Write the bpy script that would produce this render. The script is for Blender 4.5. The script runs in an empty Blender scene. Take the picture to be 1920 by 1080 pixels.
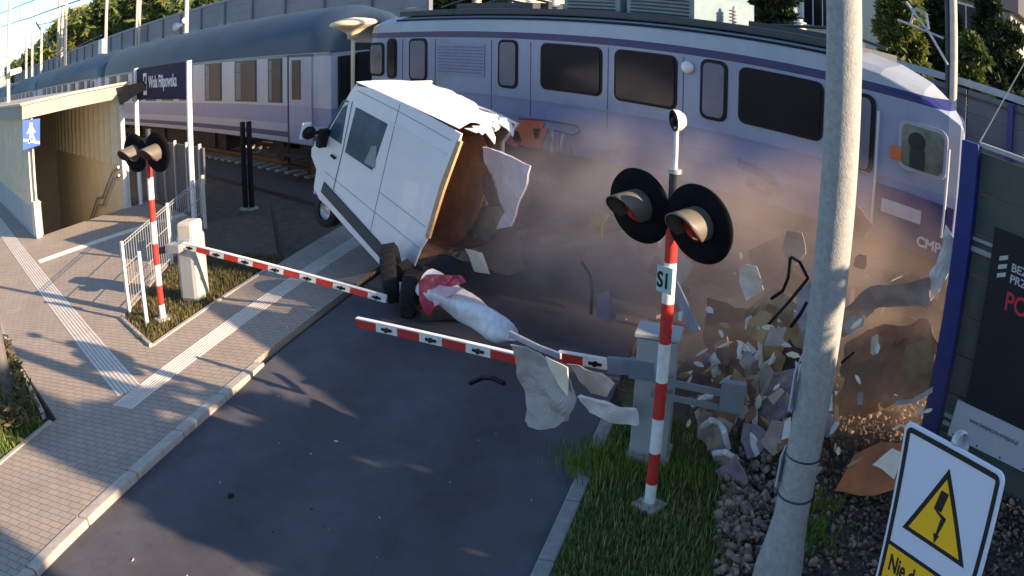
import bpy, math, random
import numpy as np
from mathutils import Vector, Matrix
random.seed(7); rng = np.random.default_rng(7)
SC = bpy.context.scene; COL = SC.collection
V = Vector
# ------------------------------------------------------------------ camera (wide CCTV lens)
H = 4.7
F, K = 1.6565516, 0.0952603
YAW, PIT, ROL = 0.8293589, 0.5213861, 0.0093656
CXP, CYP = 960.0, 835.58
RM = Matrix.Rotation(YAW, 3, 'Z') @ Matrix.Rotation(math.pi/2-PIT, 3, 'X') @ Matrix.Rotation(ROL, 3, 'Z')
cd = bpy.data.cameras.new('camera'); cam = bpy.data.objects.new('camera', cd); COL.objects.link(cam); SC.camera = cam
cam.matrix_world = Matrix.Translation((0, 0, H)) @ RM.to_4x4()
cd.type = 'PANO'; cd.panorama_type = 'FISHEYE_LENS_POLYNOMIAL'
cd.sensor_width = 19.2; cd.sensor_height = 10.8; cd.sensor_fit = 'HORIZONTAL'
cd.fisheye_fov = math.radians(180)
cd.fisheye_polynomial_k0 = 0; cd.fisheye_polynomial_k1 = -1/(10*F); cd.fisheye_polynomial_k2 = 0
cd.fisheye_polynomial_k3 = -K/(F*1000); cd.fisheye_polynomial_k4 = 0
cd.shift_y = (CYP-540)/1080
cd.clip_end = 2000; cd.clip_start = 0.05
# ------------------------------------------------------------------ light
SUN_AZ = math.atan2(0.935, 0.355); SUN_EL = math.radians(19)
W = bpy.data.worlds.new('World'); SC.world = W; W.use_nodes = True
nt = W.node_tree; sky = nt.nodes.new('ShaderNodeTexSky'); sky.sky_type = 'NISHITA'; sky.sun_disc = False
sky.sun_elevation = SUN_EL; sky.sun_rotation = SUN_AZ; sky.air_density = 1.0; sky.dust_density = .9; sky.ozone_density = 3.5
nt.links.new(sky.outputs[0], nt.nodes['Background'].inputs[0]); nt.nodes['Background'].inputs[1].default_value = 0.105
sl = bpy.data.lights.new('sun', 'SUN'); so = bpy.data.objects.new('sun', sl); COL.objects.link(so)
sl.energy = 5.0; sl.angle = math.radians(0.5); sl.color = (1, .74, .5)
sd = V((math.sin(SUN_AZ)*math.cos(SUN_EL), math.cos(SUN_AZ)*math.cos(SUN_EL), math.sin(SUN_EL)))
so.rotation_euler = sd.to_track_quat('Z', 'Y').to_euler()
SC.view_settings.view_transform = 'Standard'; SC.view_settings.look = 'None'; SC.view_settings.gamma = 1
SC.view_settings.exposure = 1.38
SC.render.engine = 'CYCLES'
SC.cycles.max_bounces = 6; SC.cycles.volume_bounces = 1; SC.cycles.transparent_max_bounces = 12
SC.cycles.volume_step_rate = 2.0; SC.cycles.volume_max_steps = 96
SC.cycles.use_denoising = True
# ------------------------------------------------------------------ survey: where a photo point stands in the real place
def ray(px, py):
    u = (px-CXP)/1000; v = (CYP-py)/1000; r = max(math.hypot(u, v), 1e-9)
    th = r/F*(1+K*r*r); s = math.sin(th)/r
    return RM @ V((u*s, v*s, -math.cos(th)))
def G(px, py, z=0.0):
    d = ray(px, py); return V((0, 0, H)) + d*((z-H)/d.z)
def PY(px, py, y):
    d = ray(px, py); return V((0, 0, H)) + d*(y/d.y)
def PX(px, py, x):
    d = ray(px, py); return V((0, 0, H)) + d*(x/d.x)
# ------------------------------------------------------------------ materials
MATS = {}
def mat(name, col, rough=.7, metal=0.0, var=.12, scale=6.0, bump=0.0, bscale=60.0, coat=0.0, dirt=0.0, emit=None, spec=.5):
    if name in MATS: return MATS[name]
    m = bpy.data.materials.new(name); m.use_nodes = True; MATS[name] = m
    t = m.node_tree; L = t.links; b = t.nodes['Principled BSDF']
    b.inputs['Roughness'].default_value = rough; b.inputs['Metallic'].default_value = metal
    b.inputs['Coat Weight'].default_value = coat; b.inputs['Specular IOR Level'].default_value = spec
    tc = t.nodes.new('ShaderNodeTexCoord')
    n = t.nodes.new('ShaderNodeTexNoise'); n.inputs['Scale'].default_value = scale; n.inputs['Detail'].default_value = 6; n.inputs['Roughness'].default_value = .65
    L.new(tc.outputs['Object'], n.inputs['Vector'])
    r = t.nodes.new('ShaderNodeValToRGB'); r.color_ramp.elements[0].position = .3; r.color_ramp.elements[1].position = .72
    r.color_ramp.elements[0].color = tuple(max(0, c*(1-var)) for c in col)+(1,)
    r.color_ramp.elements[1].color = tuple(min(1, c*(1+var)) for c in col)+(1,)
    L.new(n.outputs['Fac'], r.inputs['Fac']); out = r.outputs['Color']
    if dirt:
        n2 = t.nodes.new('ShaderNodeTexNoise'); n2.inputs['Scale'].default_value = scale*.23; n2.inputs['Detail'].default_value = 8; n2.inputs['Roughness'].default_value = .75
        L.new(tc.outputs['Object'], n2.inputs['Vector'])
        r2 = t.nodes.new('ShaderNodeValToRGB'); r2.color_ramp.elements[0].position = .45; r2.color_ramp.elements[1].position = .7
        r2.color_ramp.elements[0].color = (0, 0, 0, 1); r2.color_ramp.elements[1].color = (dirt, dirt, dirt, 1)
        L.new(n2.outputs['Fac'], r2.inputs['Fac'])
        mx = t.nodes.new('ShaderNodeMixRGB'); mx.inputs['Color2'].default_value = (.11, .08, .06, 1)
        L.new(r2.outputs['Color'], mx.inputs['Fac']); L.new(out, mx.inputs['Color1']); out = mx.outputs['Color']
    L.new(out, b.inputs['Base Color'])
    if bump:
        n3 = t.nodes.new('ShaderNodeTexNoise'); n3.inputs['Scale'].default_value = bscale; n3.inputs['Detail'].default_value = 5
        L.new(tc.outputs['Object'], n3.inputs['Vector'])
        bp = t.nodes.new('ShaderNodeBump'); bp.inputs['Strength'].default_value = bump; bp.inputs['Distance'].default_value = .02
        L.new(n3.outputs['Fac'], bp.inputs['Height']); L.new(bp.outputs['Normal'], b.inputs['Normal'])
    if emit:
        b.inputs['Emission Color'].default_value = emit[0]+(1,); b.inputs['Emission Strength'].default_value = emit[1]
    return m
def island_mat(name, cols, rough=.7, trans=0.0):
    if name in MATS: return MATS[name]
    m = bpy.data.materials.new(name); m.use_nodes = True; MATS[name] = m
    t = m.node_tree; L = t.links; b = t.nodes['Principled BSDF']; b.inputs['Roughness'].default_value = rough
    g = t.nodes.new('ShaderNodeNewGeometry'); r = t.nodes.new('ShaderNodeValToRGB')
    e = r.color_ramp.elements
    while len(e) < len(cols): e.new(.5)
    for i, c in enumerate(cols): e[i].position = i/(len(cols)-1); e[i].color = tuple(c)+(1,)
    L.new(g.outputs['Random Per Island'], r.inputs['Fac']); L.new(r.outputs['Color'], b.inputs['Base Color'])
    if trans:
        tr = t.nodes.new('ShaderNodeBsdfTranslucent'); L.new(r.outputs['Color'], tr.inputs['Color'])
        mx = t.nodes.new('ShaderNodeMixShader'); mx.inputs[0].default_value = trans
        L.new(b.outputs[0], mx.inputs[1]); L.new(tr.outputs[0], mx.inputs[2])
        L.new(mx.outputs[0], t.nodes['Material Output'].inputs['Surface'])
    return m
def brick_mat(name, c1, c2, mortar, rot, sx, sy, rough=.85, ms=.012, grass=False):
    m = bpy.data.materials.new(name); m.use_nodes = True; MATS[name] = m
    t = m.node_tree; L = t.links; b = t.nodes['Principled BSDF']; b.inputs['Roughness'].default_value = rough
    tc = t.nodes.new('ShaderNodeTexCoord'); mp = t.nodes.new('ShaderNodeMapping'); mp.inputs['Rotation'].default_value = rot
    L.new(tc.outputs['Object'], mp.inputs['Vector'])
    k = t.nodes.new('ShaderNodeTexBrick'); k.inputs['Scale'].default_value = 1; k.inputs['Brick Width'].default_value = sx; k.inputs['Row Height'].default_value = sy
    k.inputs['Mortar Size'].default_value = ms; k.inputs['Mortar Smooth'].default_value = .2
    k.inputs['Color1'].default_value = c1+(1,); k.inputs['Color2'].default_value = c2+(1,); k.inputs['Mortar'].default_value = mortar+(1,)
    L.new(mp.outputs[0], k.inputs['Vector'])
    n = t.nodes.new('ShaderNodeTexNoise'); n.inputs['Scale'].default_value = 1.3; n.inputs['Detail'].default_value = 8; n.inputs['Roughness'].default_value = .7
    L.new(tc.outputs['Object'], n.inputs['Vector'])
    mr = t.nodes.new('ShaderNodeMapRange'); mr.inputs['To Min'].default_value = .62; mr.inputs['To Max'].default_value = 1.3
    L.new(n.outputs['Fac'], mr.inputs['Value'])
    mx = t.nodes.new('ShaderNodeMixRGB'); mx.blend_type = 'MULTIPLY'; mx.inputs['Fac'].default_value = 1
    L.new(k.outputs['Color'], mx.inputs['Color1']); L.new(mr.outputs[0], mx.inputs['Color2']); L.new(mx.outputs[0], b.inputs['Base Color'])
    bp = t.nodes.new('ShaderNodeBump'); bp.inputs['Strength'].default_value = .6; bp.inputs['Distance'].default_value = .006; bp.invert = True
    L.new(k.outputs['Fac'], bp.inputs['Height']); L.new(bp.outputs[0], b.inputs['Normal'])
    return m
# ------------------------------------------------------------------ objects
def tag(o, label=None, cat=None, group=None, kind=None):
    if label: o['label'] = label
    if cat: o['category'] = cat
    if group: o['group'] = group
    if kind: o['kind'] = kind
    return o
def thing(name, label, cat, loc=(0, 0, 0), group=None, rotz=0):
    o = bpy.data.objects.new(name, None); COL.objects.link(o); o.location = loc; o.rotation_euler = (0, 0, rotz)
    o.empty_display_size = .2
    return tag(o, label, cat, group)
class MB:
    def __init__(s): s.v = []; s.f = []; s.m = []; s.sm = []
    def add(s, vs, fs, mi=0, smooth=False):
        b = len(s.v); s.v += [tuple(x) for x in vs]
        for f in fs: s.f.append(tuple(b+i for i in f)); s.m.append(mi); s.sm.append(smooth)
        return s
    def box(s, c, d, mi=0, R=None):
        x, y, z = (q/2 for q in d); R = R or Matrix.Identity(3)
        vs = [V(c)+R@V((i*x, j*y, k*z)) for i in (-1, 1) for j in (-1, 1) for k in (-1, 1)]
        return s.add(vs, [(0, 1, 3, 2), (4, 6, 7, 5), (0, 4, 5, 1), (2, 3, 7, 6), (0, 2, 6, 4), (1, 5, 7, 3)], mi)
    def bar(s, a, b, w, h, mi=0, up=(0, 0, 1)):
        a = V(a); b = V(b); d = (b-a); L = d.length; d.normalize(); y = V(up).cross(d).normalized(); z = d.cross(y)
        R = Matrix((d, y, z)).transposed(); return s.box((a+b)/2, (L, w, h), mi, R)
    def tube(s, a, b, r0, r1=None, n=16, mi=0, caps=True):
        r1 = r0 if r1 is None else r1; a = V(a); b = V(b); d = (b-a).normalized()
        x = d.orthogonal().normalized(); y = d.cross(x); vs = []
        for p, r in ((a, r0), (b, r1)):
            for i in range(n):
                t = 2*math.pi*i/n; vs.append(p+(x*math.cos(t)+y*math.sin(t))*r)
        s.add(vs, [(i, (i+1) % n, n+(i+1) % n, n+i) for i in range(n)], mi, True)
        if caps: s.add(vs, [tuple(range(n))[::-1], tuple(range(n, 2*n))], mi)
        return s
    def path(s, pts, r, n=8, mi=0):
        for a, b in zip(pts[:-1], pts[1:]): s.tube(a, b, r, r, n, mi)
        return s
    def prism(s, poly, ext, mi=0):
        n = len(poly); e = V(ext); a = [V(p) for p in poly]; vs = a+[p+e for p in a]
        return s.add(vs, [tuple(range(n)), tuple(range(n, 2*n))[::-1]]+[(i, n+i, n+(i+1) % n, (i+1) % n) for i in range(n)], mi)
    def lathe(s, c, axis, prof, n=28, mi=0, arc=None, start=0.0, ref=None):
        # prof: list of (radius, height along axis)
        c = V(c); d = V(axis).normalized(); x = (V(ref)-d*V(ref).dot(d)).normalized() if ref else d.orthogonal().normalized(); y = d.cross(x)
        full = arc is None; arc = arc or 2*math.pi; k = n if full else n+1; vs = []
        for r, h in prof:
            for i in range(k):
                t = start+arc*i/n; vs.append(c+d*h+(x*math.cos(t)+y*math.sin(t))*max(r, 1e-4))
        fs = []
        for j in range(len(prof)-1):
            for i in range(n):
                i2 = (i+1) % k if full else i+1
                fs.append((j*k+i, j*k+i2, (j+1)*k+i2, (j+1)*k+i))
        return s.add(vs, fs, mi, True)
    def build(s, name, mats, parent=None, bevel=0, world=True, solid=0):
        me = bpy.data.meshes.new(name); me.from_pydata(s.v, [], s.f)
        mats = mats if isinstance(mats, (list, tuple)) else [mats]
        for m in mats: me.materials.append(m)
        me.polygons.foreach_set('material_index', s.m); me.polygons.foreach_set('use_smooth', s.sm); me.update()
        o = bpy.data.objects.new(name, me); COL.objects.link(o)
        if parent is not None:
            o.parent = parent
            if world:
                base = parent
                T = Matrix.Identity(4)
                while base is not None: T = base.matrix_basis @ T; base = base.parent
                o.matrix_parent_inverse = Matrix.Identity(4); o.matrix_basis = T.inverted()
        if bevel:
            b = o.modifiers.new('b', 'BEVEL'); b.width = bevel; b.segments = 2; b.limit_method = 'ANGLE'; b.angle_limit = .7
        if solid:
            b = o.modifiers.new('s', 'SOLIDIFY'); b.thickness = solid; b.offset = 0
        return o
def copy_tree(o, parent=None):
    c = o.copy(); COL.objects.link(c); c.parent = parent
    if parent is not None: c.matrix_parent_inverse = o.matrix_parent_inverse.copy()
    for ch in list(o.children): copy_tree(ch, c)
    return c
def text(body, name, m, origin, ux, uz, size, parent=None, ext=.003, bold=0.0, sx=1.0, align='LEFT'):
    c = bpy.data.curves.new(name, 'FONT'); c.body = body; c.size = size; c.extrude = ext; c.offset = bold; c.align_x = align
    c.materials.append(m); o = bpy.data.objects.new(name, c); COL.objects.link(o)
    ux = V(ux).normalized(); uz = V(uz).normalized(); n = ux.cross(uz)
    T = Matrix((ux*sx, uz, n)).transposed().to_4x4(); T.translation = V(origin)
    if parent is not None:
        P = Matrix.Identity(4); b = parent
        while b is not None: P = b.matrix_basis @ P; b = b.parent
        o.parent = parent; o.matrix_parent_inverse = Matrix.Identity(4); T = P.inverted() @ T
    o.matrix_basis = T
    dg = bpy.context.evaluated_depsgraph_get(); me = bpy.data.meshes.new_from_object(o.evaluated_get(dg))
    q = bpy.data.objects.new(name, me); COL.objects.link(q)
    if o.parent: q.parent = o.parent; q.matrix_parent_inverse = Matrix.Identity(4)
    q.matrix_basis = T
    bpy.data.objects.remove(o)
    return q
def quads_mesh(name, centers, sizes, m, parent=None, up=.3, aspect=1.6):
    n = len(centers); c = np.asarray(centers)
    a = rng.normal(size=(n, 3)); a /= np.linalg.norm(a, axis=1)[:, None]
    b = rng.normal(size=(n, 3)); b -= a*(a*b).sum(1)[:, None]; b /= np.linalg.norm(b, axis=1)[:, None]
    s = np.asarray(sizes)[:, None]; a = a*s*aspect; b = b*s
    v = np.stack([c-a, c+b*.6-a*.1, c+a, c-b*.6+a*.1], 1).reshape(-1, 3)
    me = bpy.data.meshes.new(name); me.vertices.add(4*n); me.vertices.foreach_set('co', v.ravel().astype(np.float32))
    me.loops.add(4*n); me.loops.foreach_set('vertex_index', np.arange(4*n, dtype=np.int32))
    me.polygons.add(n); me.polygons.foreach_set('loop_start', np.arange(0, 4*n, 4, dtype=np.int32)); me.update(calc_edges=True)
    me.materials.append(m); o = bpy.data.objects.new(name, me); COL.objects.link(o)
    if parent is not None:
        o.parent = parent; o.matrix_basis = Matrix.Translation(-V(parent.location))
    return o
def tris_mesh(name, v, f, m, parent=None, smooth=False):
    me = bpy.data.meshes.new(name); me.vertices.add(len(v)); me.vertices.foreach_set('co', v.ravel().astype(np.float32))
    k = f.shape[1]; n = len(f); me.loops.add(k*n); me.loops.foreach_set('vertex_index', f.ravel().astype(np.int32))
    me.polygons.add(n); me.polygons.foreach_set('loop_start', np.arange(0, k*n, k, dtype=np.int32)); me.update(calc_edges=True)
    me.materials.append(m); o = bpy.data.objects.new(name, me); COL.objects.link(o); return o

RD = V((-.517, .856, 0)); RN = V((.856, .517, 0))       # along the road, across the road
def ST(s, t, z=0): return RD*s+RN*t+V((0, 0, z))
# ------------------------------------------------------------------ palette
M_ASPH = mat('asphalt', (.074, .074, .086), .85, var=.22, scale=2.2, bump=.5, bscale=140, dirt=.22)
M_KERB = mat('kerb_concrete', (.42, .38, .33), .85, var=.2, scale=9, bump=.3)
M_CONC = mat('concrete', (.36, .34, .3), .85, var=.18, scale=5, bump=.3, dirt=.3)
M_SOIL = mat('soil', (.09, .065, .045), .95, var=.4, scale=5, bump=.8, bscale=20)
M_BALB = mat('ballast_bed', (.07, .055, .048), .95, var=.5, scale=22, bump=1.0, bscale=30)
M_GRASSB = mat('turf', (.06, .075, .025), .95, var=.4, scale=8, bump=.8, bscale=40)
M_PAVE = brick_mat('paving_blocks', (.37, .31, .25), (.335, .285, .235), (.2, .165, .135), (0, 0, math.radians(-31.1)), .2, .1, ms=.007)
M_TACT = mat('tactile_paint', (.72, .68, .6), .6, var=.12, scale=10, dirt=.25)
M_RED = mat('red_paint', (.52, .028, .022), .5, var=.3, scale=26, dirt=.3)
M_WHITE = mat('white_paint', (.76, .76, .74), .5, var=.08, scale=22, dirt=.28)
M_BLACK = mat('black_paint', (.009, .009, .011), .6, var=.2, spec=.2)
M_BOARD = mat('backboard_black', (.008, .008, .010), .95, var=.2, spec=.1)
M_GALV = mat('galvanised_steel', (.45, .46, .47), .45, .6, var=.15, scale=14)
M_DGREY = mat('dark_grey_steel', (.05, .052, .058), .5, .3, var=.2)
M_CAB = mat('cabinet_grey', (.36, .38, .38), .6, var=.08, scale=3, dirt=.2)
M_BLUE = mat('blue_paint', (.006, .022, .17), .45, var=.12)
M_GLASS = mat('dark_glass', (.004, .006, .012), .2, var=.2, scale=1, spec=.25)
M_UNDER = mat('underframe', (.028, .022, .02), .85, var=.4, scale=6, dirt=.3)
def wear(m):
    t = m.node_tree; L = t.links; b = t.nodes['Principled BSDF']; src = b.inputs['Base Color'].links[0].from_socket
    tc = t.nodes.new('ShaderNodeTexCoord'); dp = t.nodes.new('ShaderNodeVectorMath'); dp.operation = 'DOT_PRODUCT'; dp.inputs[1].default_value = RN
    L.new(tc.outputs['Object'], dp.inputs[0]); w = t.nodes.new('ShaderNodeMath'); w.operation = 'MULTIPLY_ADD'; w.inputs[1].default_value = 3.3; w.inputs[2].default_value = 1.1; L.new(dp.outputs['Value'], w.inputs[0])
    sn = t.nodes.new('ShaderNodeMath'); sn.operation = 'SINE'; L.new(w.outputs[0], sn.inputs[0])
    mr = t.nodes.new('ShaderNodeMapRange'); mr.inputs['From Min'].default_value = -1; mr.inputs['To Min'].default_value = .86; mr.inputs['To Max'].default_value = 1.14; L.new(sn.outputs[0], mr.inputs['Value'])
    m1 = t.nodes.new('ShaderNodeMixRGB'); m1.blend_type = 'MULTIPLY'; m1.inputs['Fac'].default_value = 1; L.new(src, m1.inputs['Color1']); L.new(mr.outputs[0], m1.inputs['Color2'])
    vo = t.nodes.new('ShaderNodeTexVoronoi'); vo.feature = 'DISTANCE_TO_EDGE'; vo.inputs['Scale'].default_value = .42
    nz = t.nodes.new('ShaderNodeTexNoise'); nz.inputs['Scale'].default_value = 2.2; nz.inputs['Detail'].default_value = 5; ad = t.nodes.new('ShaderNodeVectorMath'); ad.operation = 'ADD'; sc = t.nodes.new('ShaderNodeVectorMath'); sc.operation = 'SCALE'; sc.inputs['Scale'].default_value = .9
    L.new(tc.outputs['Object'], nz.inputs['Vector']); L.new(nz.outputs['Color'], sc.inputs[0]); L.new(tc.outputs['Object'], ad.inputs[0]); L.new(sc.outputs[0], ad.inputs[1]); L.new(ad.outputs[0], vo.inputs['Vector'])
    cr = t.nodes.new('ShaderNodeMapRange'); cr.inputs['From Max'].default_value = .006; cr.inputs['To Min'].default_value = .82; cr.inputs['To Max'].default_value = 1; L.new(vo.outputs['Distance'], cr.inputs['Value'])
    m2 = t.nodes.new('ShaderNodeMixRGB'); m2.blend_type = 'MULTIPLY'; m2.inputs['Fac'].default_value = 1; L.new(m1.outputs[0], m2.inputs['Color1']); L.new(cr.outputs[0], m2.inputs['Color2']); L.new(m2.outputs[0], b.inputs['Base Color'])
wear(M_ASPH)
# ------------------------------------------------------------------ ground
def hole_ground():
    b = MB(); z = -.12; X0, X1, Y0, Y1 = -42, -23.2, 3.6, 6.35; B = 600
    P = [(-B, -B), (X0, -B), (X1, -B), (B, -B), (-B, Y0), (X0, Y0), (X1, Y0), (B, Y0), (-B, Y1), (X0, Y1), (X1, Y1), (B, Y1), (-B, B), (X0, B), (X1, B), (B, B)]
    fs = [(r*4+c, r*4+c+1, r*4+c+5, r*4+c+4) for r in range(3) for c in range(3) if (r, c) != (1, 1)]
    b.add([(x, y, z) for x, y in P], fs); return b.build('ground', M_SOIL)
tag(hole_ground(), kind='structure')
rb = MB(); rb.prism([ST(-30, -6.13, -.08), ST(-30, -1.52, -.08), ST(60, -1.52, -.08), ST(60, -6.13, -.08)], (0, 0, -.1))
tag(rb.build('road', M_ASPH), kind='structure')
rb = MB(); q0 = [(8.2, -.082), (9.3, -.012), (60, -.012)]
rb.add([ST(s_, t_, z_) for s_, z_ in q0 for t_ in (-6.14, -1.51)]+[ST(s_, t_, -.15) for s_, z_ in q0 for t_ in (-6.14, -1.51)], [(0, 1, 3, 2), (2, 3, 5, 4), (0, 2, 8, 6), (2, 4, 10, 8), (1, 7, 9, 3), (3, 9, 11, 5)])
tag(rb.build('crossing_road', M_ASPH), kind='structure')
def slab(name, pts, m, z=0, th=.14):
    b = MB(); b.prism([V((p[0], p[1], z)) for p in pts], (0, 0, -th)); return tag(b.build(name, m), kind='structure')
# footway along the road (left side) up to and over the tracks
slab('footpath', [ST(-25, -6.33), ST(8.9, -6.33), ST(30, -6.33), ST(30, -8.36), ST(9.15, -8.36), ST(6.7, -8.36), ST(-25, -8.36)], M_PAVE)
# station forecourt path, along the tracks
c1 = ST(6.7, -8.365); c2 = ST(9.05, -8.365)
fc = [(c1.x, c1.y), (c2.x, c2.y), (-13.7, 3.45), (-14.9, 4.4), (-18.6, 7.2), (-23.2, 7.2), (-23.2, 3.5), (-60, 3.5), (-60, 1.3), (-13.4, 1.3)]
slab('forecourt', fc, M_PAVE)
# kerbs
kb = MB()
for i in range(34):
    s = -14+i*1.0
    if s < 8.9: kb.prism([ST(s+.008, -6.32, .012), ST(s+.992, -6.32, .012), ST(s+.992, -6.14, .012), ST(s+.008, -6.14, .012)], (0, 0, -.2))
kb.prism([ST(8.0, -6.32, .012), ST(8.9, -6.32, .012), ST(8.9, -6.14, .012), ST(8.0, -6.14, .012)], (0, 0, -.2)) if 0 else None
tag(kb.build('kerb', M_KERB, bevel=.02), kind='structure')
kb = MB()
for i in range(22):
    s = -13+i*1.0
    kb.prism([ST(s+.006, -1.36, .01), ST(s+.994, -1.36, .01), ST(s+.994, -1.52, .01), ST(s+.006, -1.52, .01)], (0, 0, -.2))
tag(kb.build('kerb', mat('kerb_concrete_dark', (.27, .26, .24), .85, var=.2, scale=9, bump=.3), bevel=.02), kind='structure')
eb = MB()
for s0, s1 in ((-14, 6.62), (9.1, 12.9)):
    n = int((s1-s0)/1.0)+1
    for i in range(n):
        a = s0+(s1-s0)*i/n+.005; c = s0+(s1-s0)*(i+1)/n-.005
        eb.prism([ST(a, -8.37, .02), ST(c, -8.37, .02), ST(c, -8.45, .02), ST(a, -8.45, .02)], (0, 0, -.14))
for i in range(30):
    x = -11.0-i; eb.box((x-.5, 1.26, -.04), (.985, .07, .12))
a = V((c2.x-.05, c2.y+.02, 0)); b_ = V((-13.7, 3.45, 0))
for i in range(3):
    eb.bar(a.lerp(b_, i/3+.003), a.lerp(b_, (i+1)/3-.003), .06, .1)
tag(eb.build('edging_kerb', M_KERB, bevel=.006), kind='structure')
# tactile guide strips: a light slab with raised ribs
def tactile(p0, p1, w, ribs):
    d = (p1-p0).normalized(); n = V((-d.y, d.x, 0)); L = (p1-p0).length; b = MB()
    k = max(1, int(L/.4))
    for i in range(k):
        a = p0+d*(L*i/k+.004); c = p0+d*(L*(i+1)/k-.004)
        b.prism([a-n*w/2+V((0, 0, .004)), c-n*w/2+V((0, 0, .004)), c+n*w/2+V((0, 0, .004)), a+n*w/2+V((0, 0, .004))], (0, 0, -.02))
    for j in range(ribs):
        o = (j+.5)/ribs*w-w/2
        b.bar(p0+n*o+V((0, 0, .006)), p1+n*o+V((0, 0, .006)), w/ribs*.45, .009, 1)
    return b
m_gro = mat('tactile_base', (.46, .42, .37), .75, var=.15, scale=8, dirt=.2)
corner = ST(7.5, -7.48)
tag(tactile(ST(7.28, -7.48), ST(26, -7.48), .40, 7).build('tactile_paving', [m_gro, M_TACT]), kind='structure')
q = ST(7.7, -7.72); tag(tactile(V((q.x+.02, 2.62, 0)), V((-60, 2.86, 0)), .42, 7).build('tactile_paving', [m_gro, M_TACT]), kind='structure')
tag(tactile(V((-20.1, 2.95, 0)), V((-20.1, 7.2, 0)), .4, 6).build('tactile_paving', [m_gro, M_TACT]), kind='structure')
# track bed, rails, sleepers
X0, X1 = -220, 120
b = MB(); b.box(((X0+X1)/2, 12.3, -.06), (X1-X0, 4.9, .1)); tag(b.build('track_bed', M_BALB), kind='structure')
b = MB(); b.box(((X0+X1)/2, 17.2, -.06), (X1-X0, 4.2, .1)); tag(b.build('track_bed', M_BALB), kind='structure')
m_rail = mat('rail_steel', (.16, .1, .07), .5, .7, var=.3, scale=4)
rt = thing('railway_track', 'pair of rusty steel rails on sleepers under the crashed train', 'railway track', (-10, 12.5, 0))
for y in (11.75, 13.25):
    b = MB(); b.box((-50, y, .06), (340, .15, .02)); b.box((-50, y, .12), (340, .02, .12)); b.box((-50, y, .19), (340, .07, .045)); b.build('rail', m_rail, rt)
b = MB()
for i in range(220): b.box((-110+i*.62, 12.5, .0), (.25, 2.6, .09))
b.build('sleepers', M_CONC, rt)
rt = thing('railway_track', 'second pair of rails running behind the train by the noise barrier', 'railway track', (-10, 17.2, 0))
for y in (16.45, 17.95):
    b = MB(); b.box((-50, y, .12), (340, .02, .12)); b.box((-50, y, .19), (340, .07, .045)); b.build('rail', m_rail, rt)
# ------------------------------------------------------------------ coaches
def side_mat(name, bands, rough=.35, dirt=.25):
    """paint bands up the body side, by object height"""
    m = bpy.data.materials.new(name); m.use_nodes = True; MATS[name] = m
    t = m.node_tree; L = t.links; bs = t.nodes['Principled BSDF']; bs.inputs['Roughness'].default_value = rough
    tc = t.nodes.new('ShaderNodeTexCoord'); sp = t.nodes.new('ShaderNodeSeparateXYZ'); L.new(tc.outputs['Object'], sp.inputs[0])
    mr = t.nodes.new('ShaderNodeMapRange'); mr.inputs['From Min'].default_value = 0; mr.inputs['From Max'].default_value = 6
    L.new(sp.outputs['Z'], mr.inputs['Value'])
    r = t.nodes.new('ShaderNodeValToRGB'); r.color_ramp.interpolation = 'CONSTANT'; e = r.color_ramp.elements
    while len(e) < len(bands): e.new(.5)
    for i, (z, c) in enumerate(bands): e[i].position = z/6; e[i].color = tuple(c)+(1,)
    L.new(mr.outputs[0], r.inputs['Fac'])
    n = t.nodes.new('ShaderNodeTexNoise'); n.inputs['Scale'].default_value = .7; n.inputs['Detail'].default_value = 9; n.inputs['Roughness'].default_value = .7
    mp = t.nodes.new('ShaderNodeMapping'); mp.inputs['Scale'].default_value = (1.6, 1, .6); L.new(tc.outputs['Object'], mp.inputs[0]); L.new(mp.outputs[0], n.inputs['Vector'])
    r2 = t.nodes.new('ShaderNodeValToRGB'); r2.color_ramp.elements[0].position = .42; r2.color_ramp.elements[1].position = .8
    r2.color_ramp.elements[0].color = (0, 0, 0, 1); r2.color_ramp.elements[1].color = (dirt, dirt, dirt, 1); L.new(n.outputs['Fac'], r2.inputs['Fac'])
    mx = t.nodes.new('ShaderNodeMixRGB'); mx.inputs['Color2'].default_value = (.1, .08, .07, 1)
    L.new(r2.outputs['Color'], mx.inputs['Fac']); L.new(r.outputs['Color'], mx.inputs['Color1']); L.new(mx.outputs[0], bs.inputs['Base Color'])
    return m
C_LIL = (.25, .30, .42)
M_CSIDE = side_mat('coach_side', [(0, (.42, .44, .52)), (1.20, (.012, .02, .15)), (1.37, (.40, .43, .54)), (1.62, (.22, .26, .46)), (2.16, (.46, .50, .58)), (3.66, (.3, .36, .38))])
M_CROOF = mat('coach_roof', (.025, .052, .088), .5, var=.15, scale=.6, dirt=.2)
Y0T, YC, Y1T = 11.0, 12.5, 14.0
def roof_profile(zl, zt, n=12):
    return [(YC-1.5*math.cos(math.pi*i/n), zl+(zt-zl)*math.sin(math.pi*i/n)**.8) for i in range(n+1)]
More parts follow.
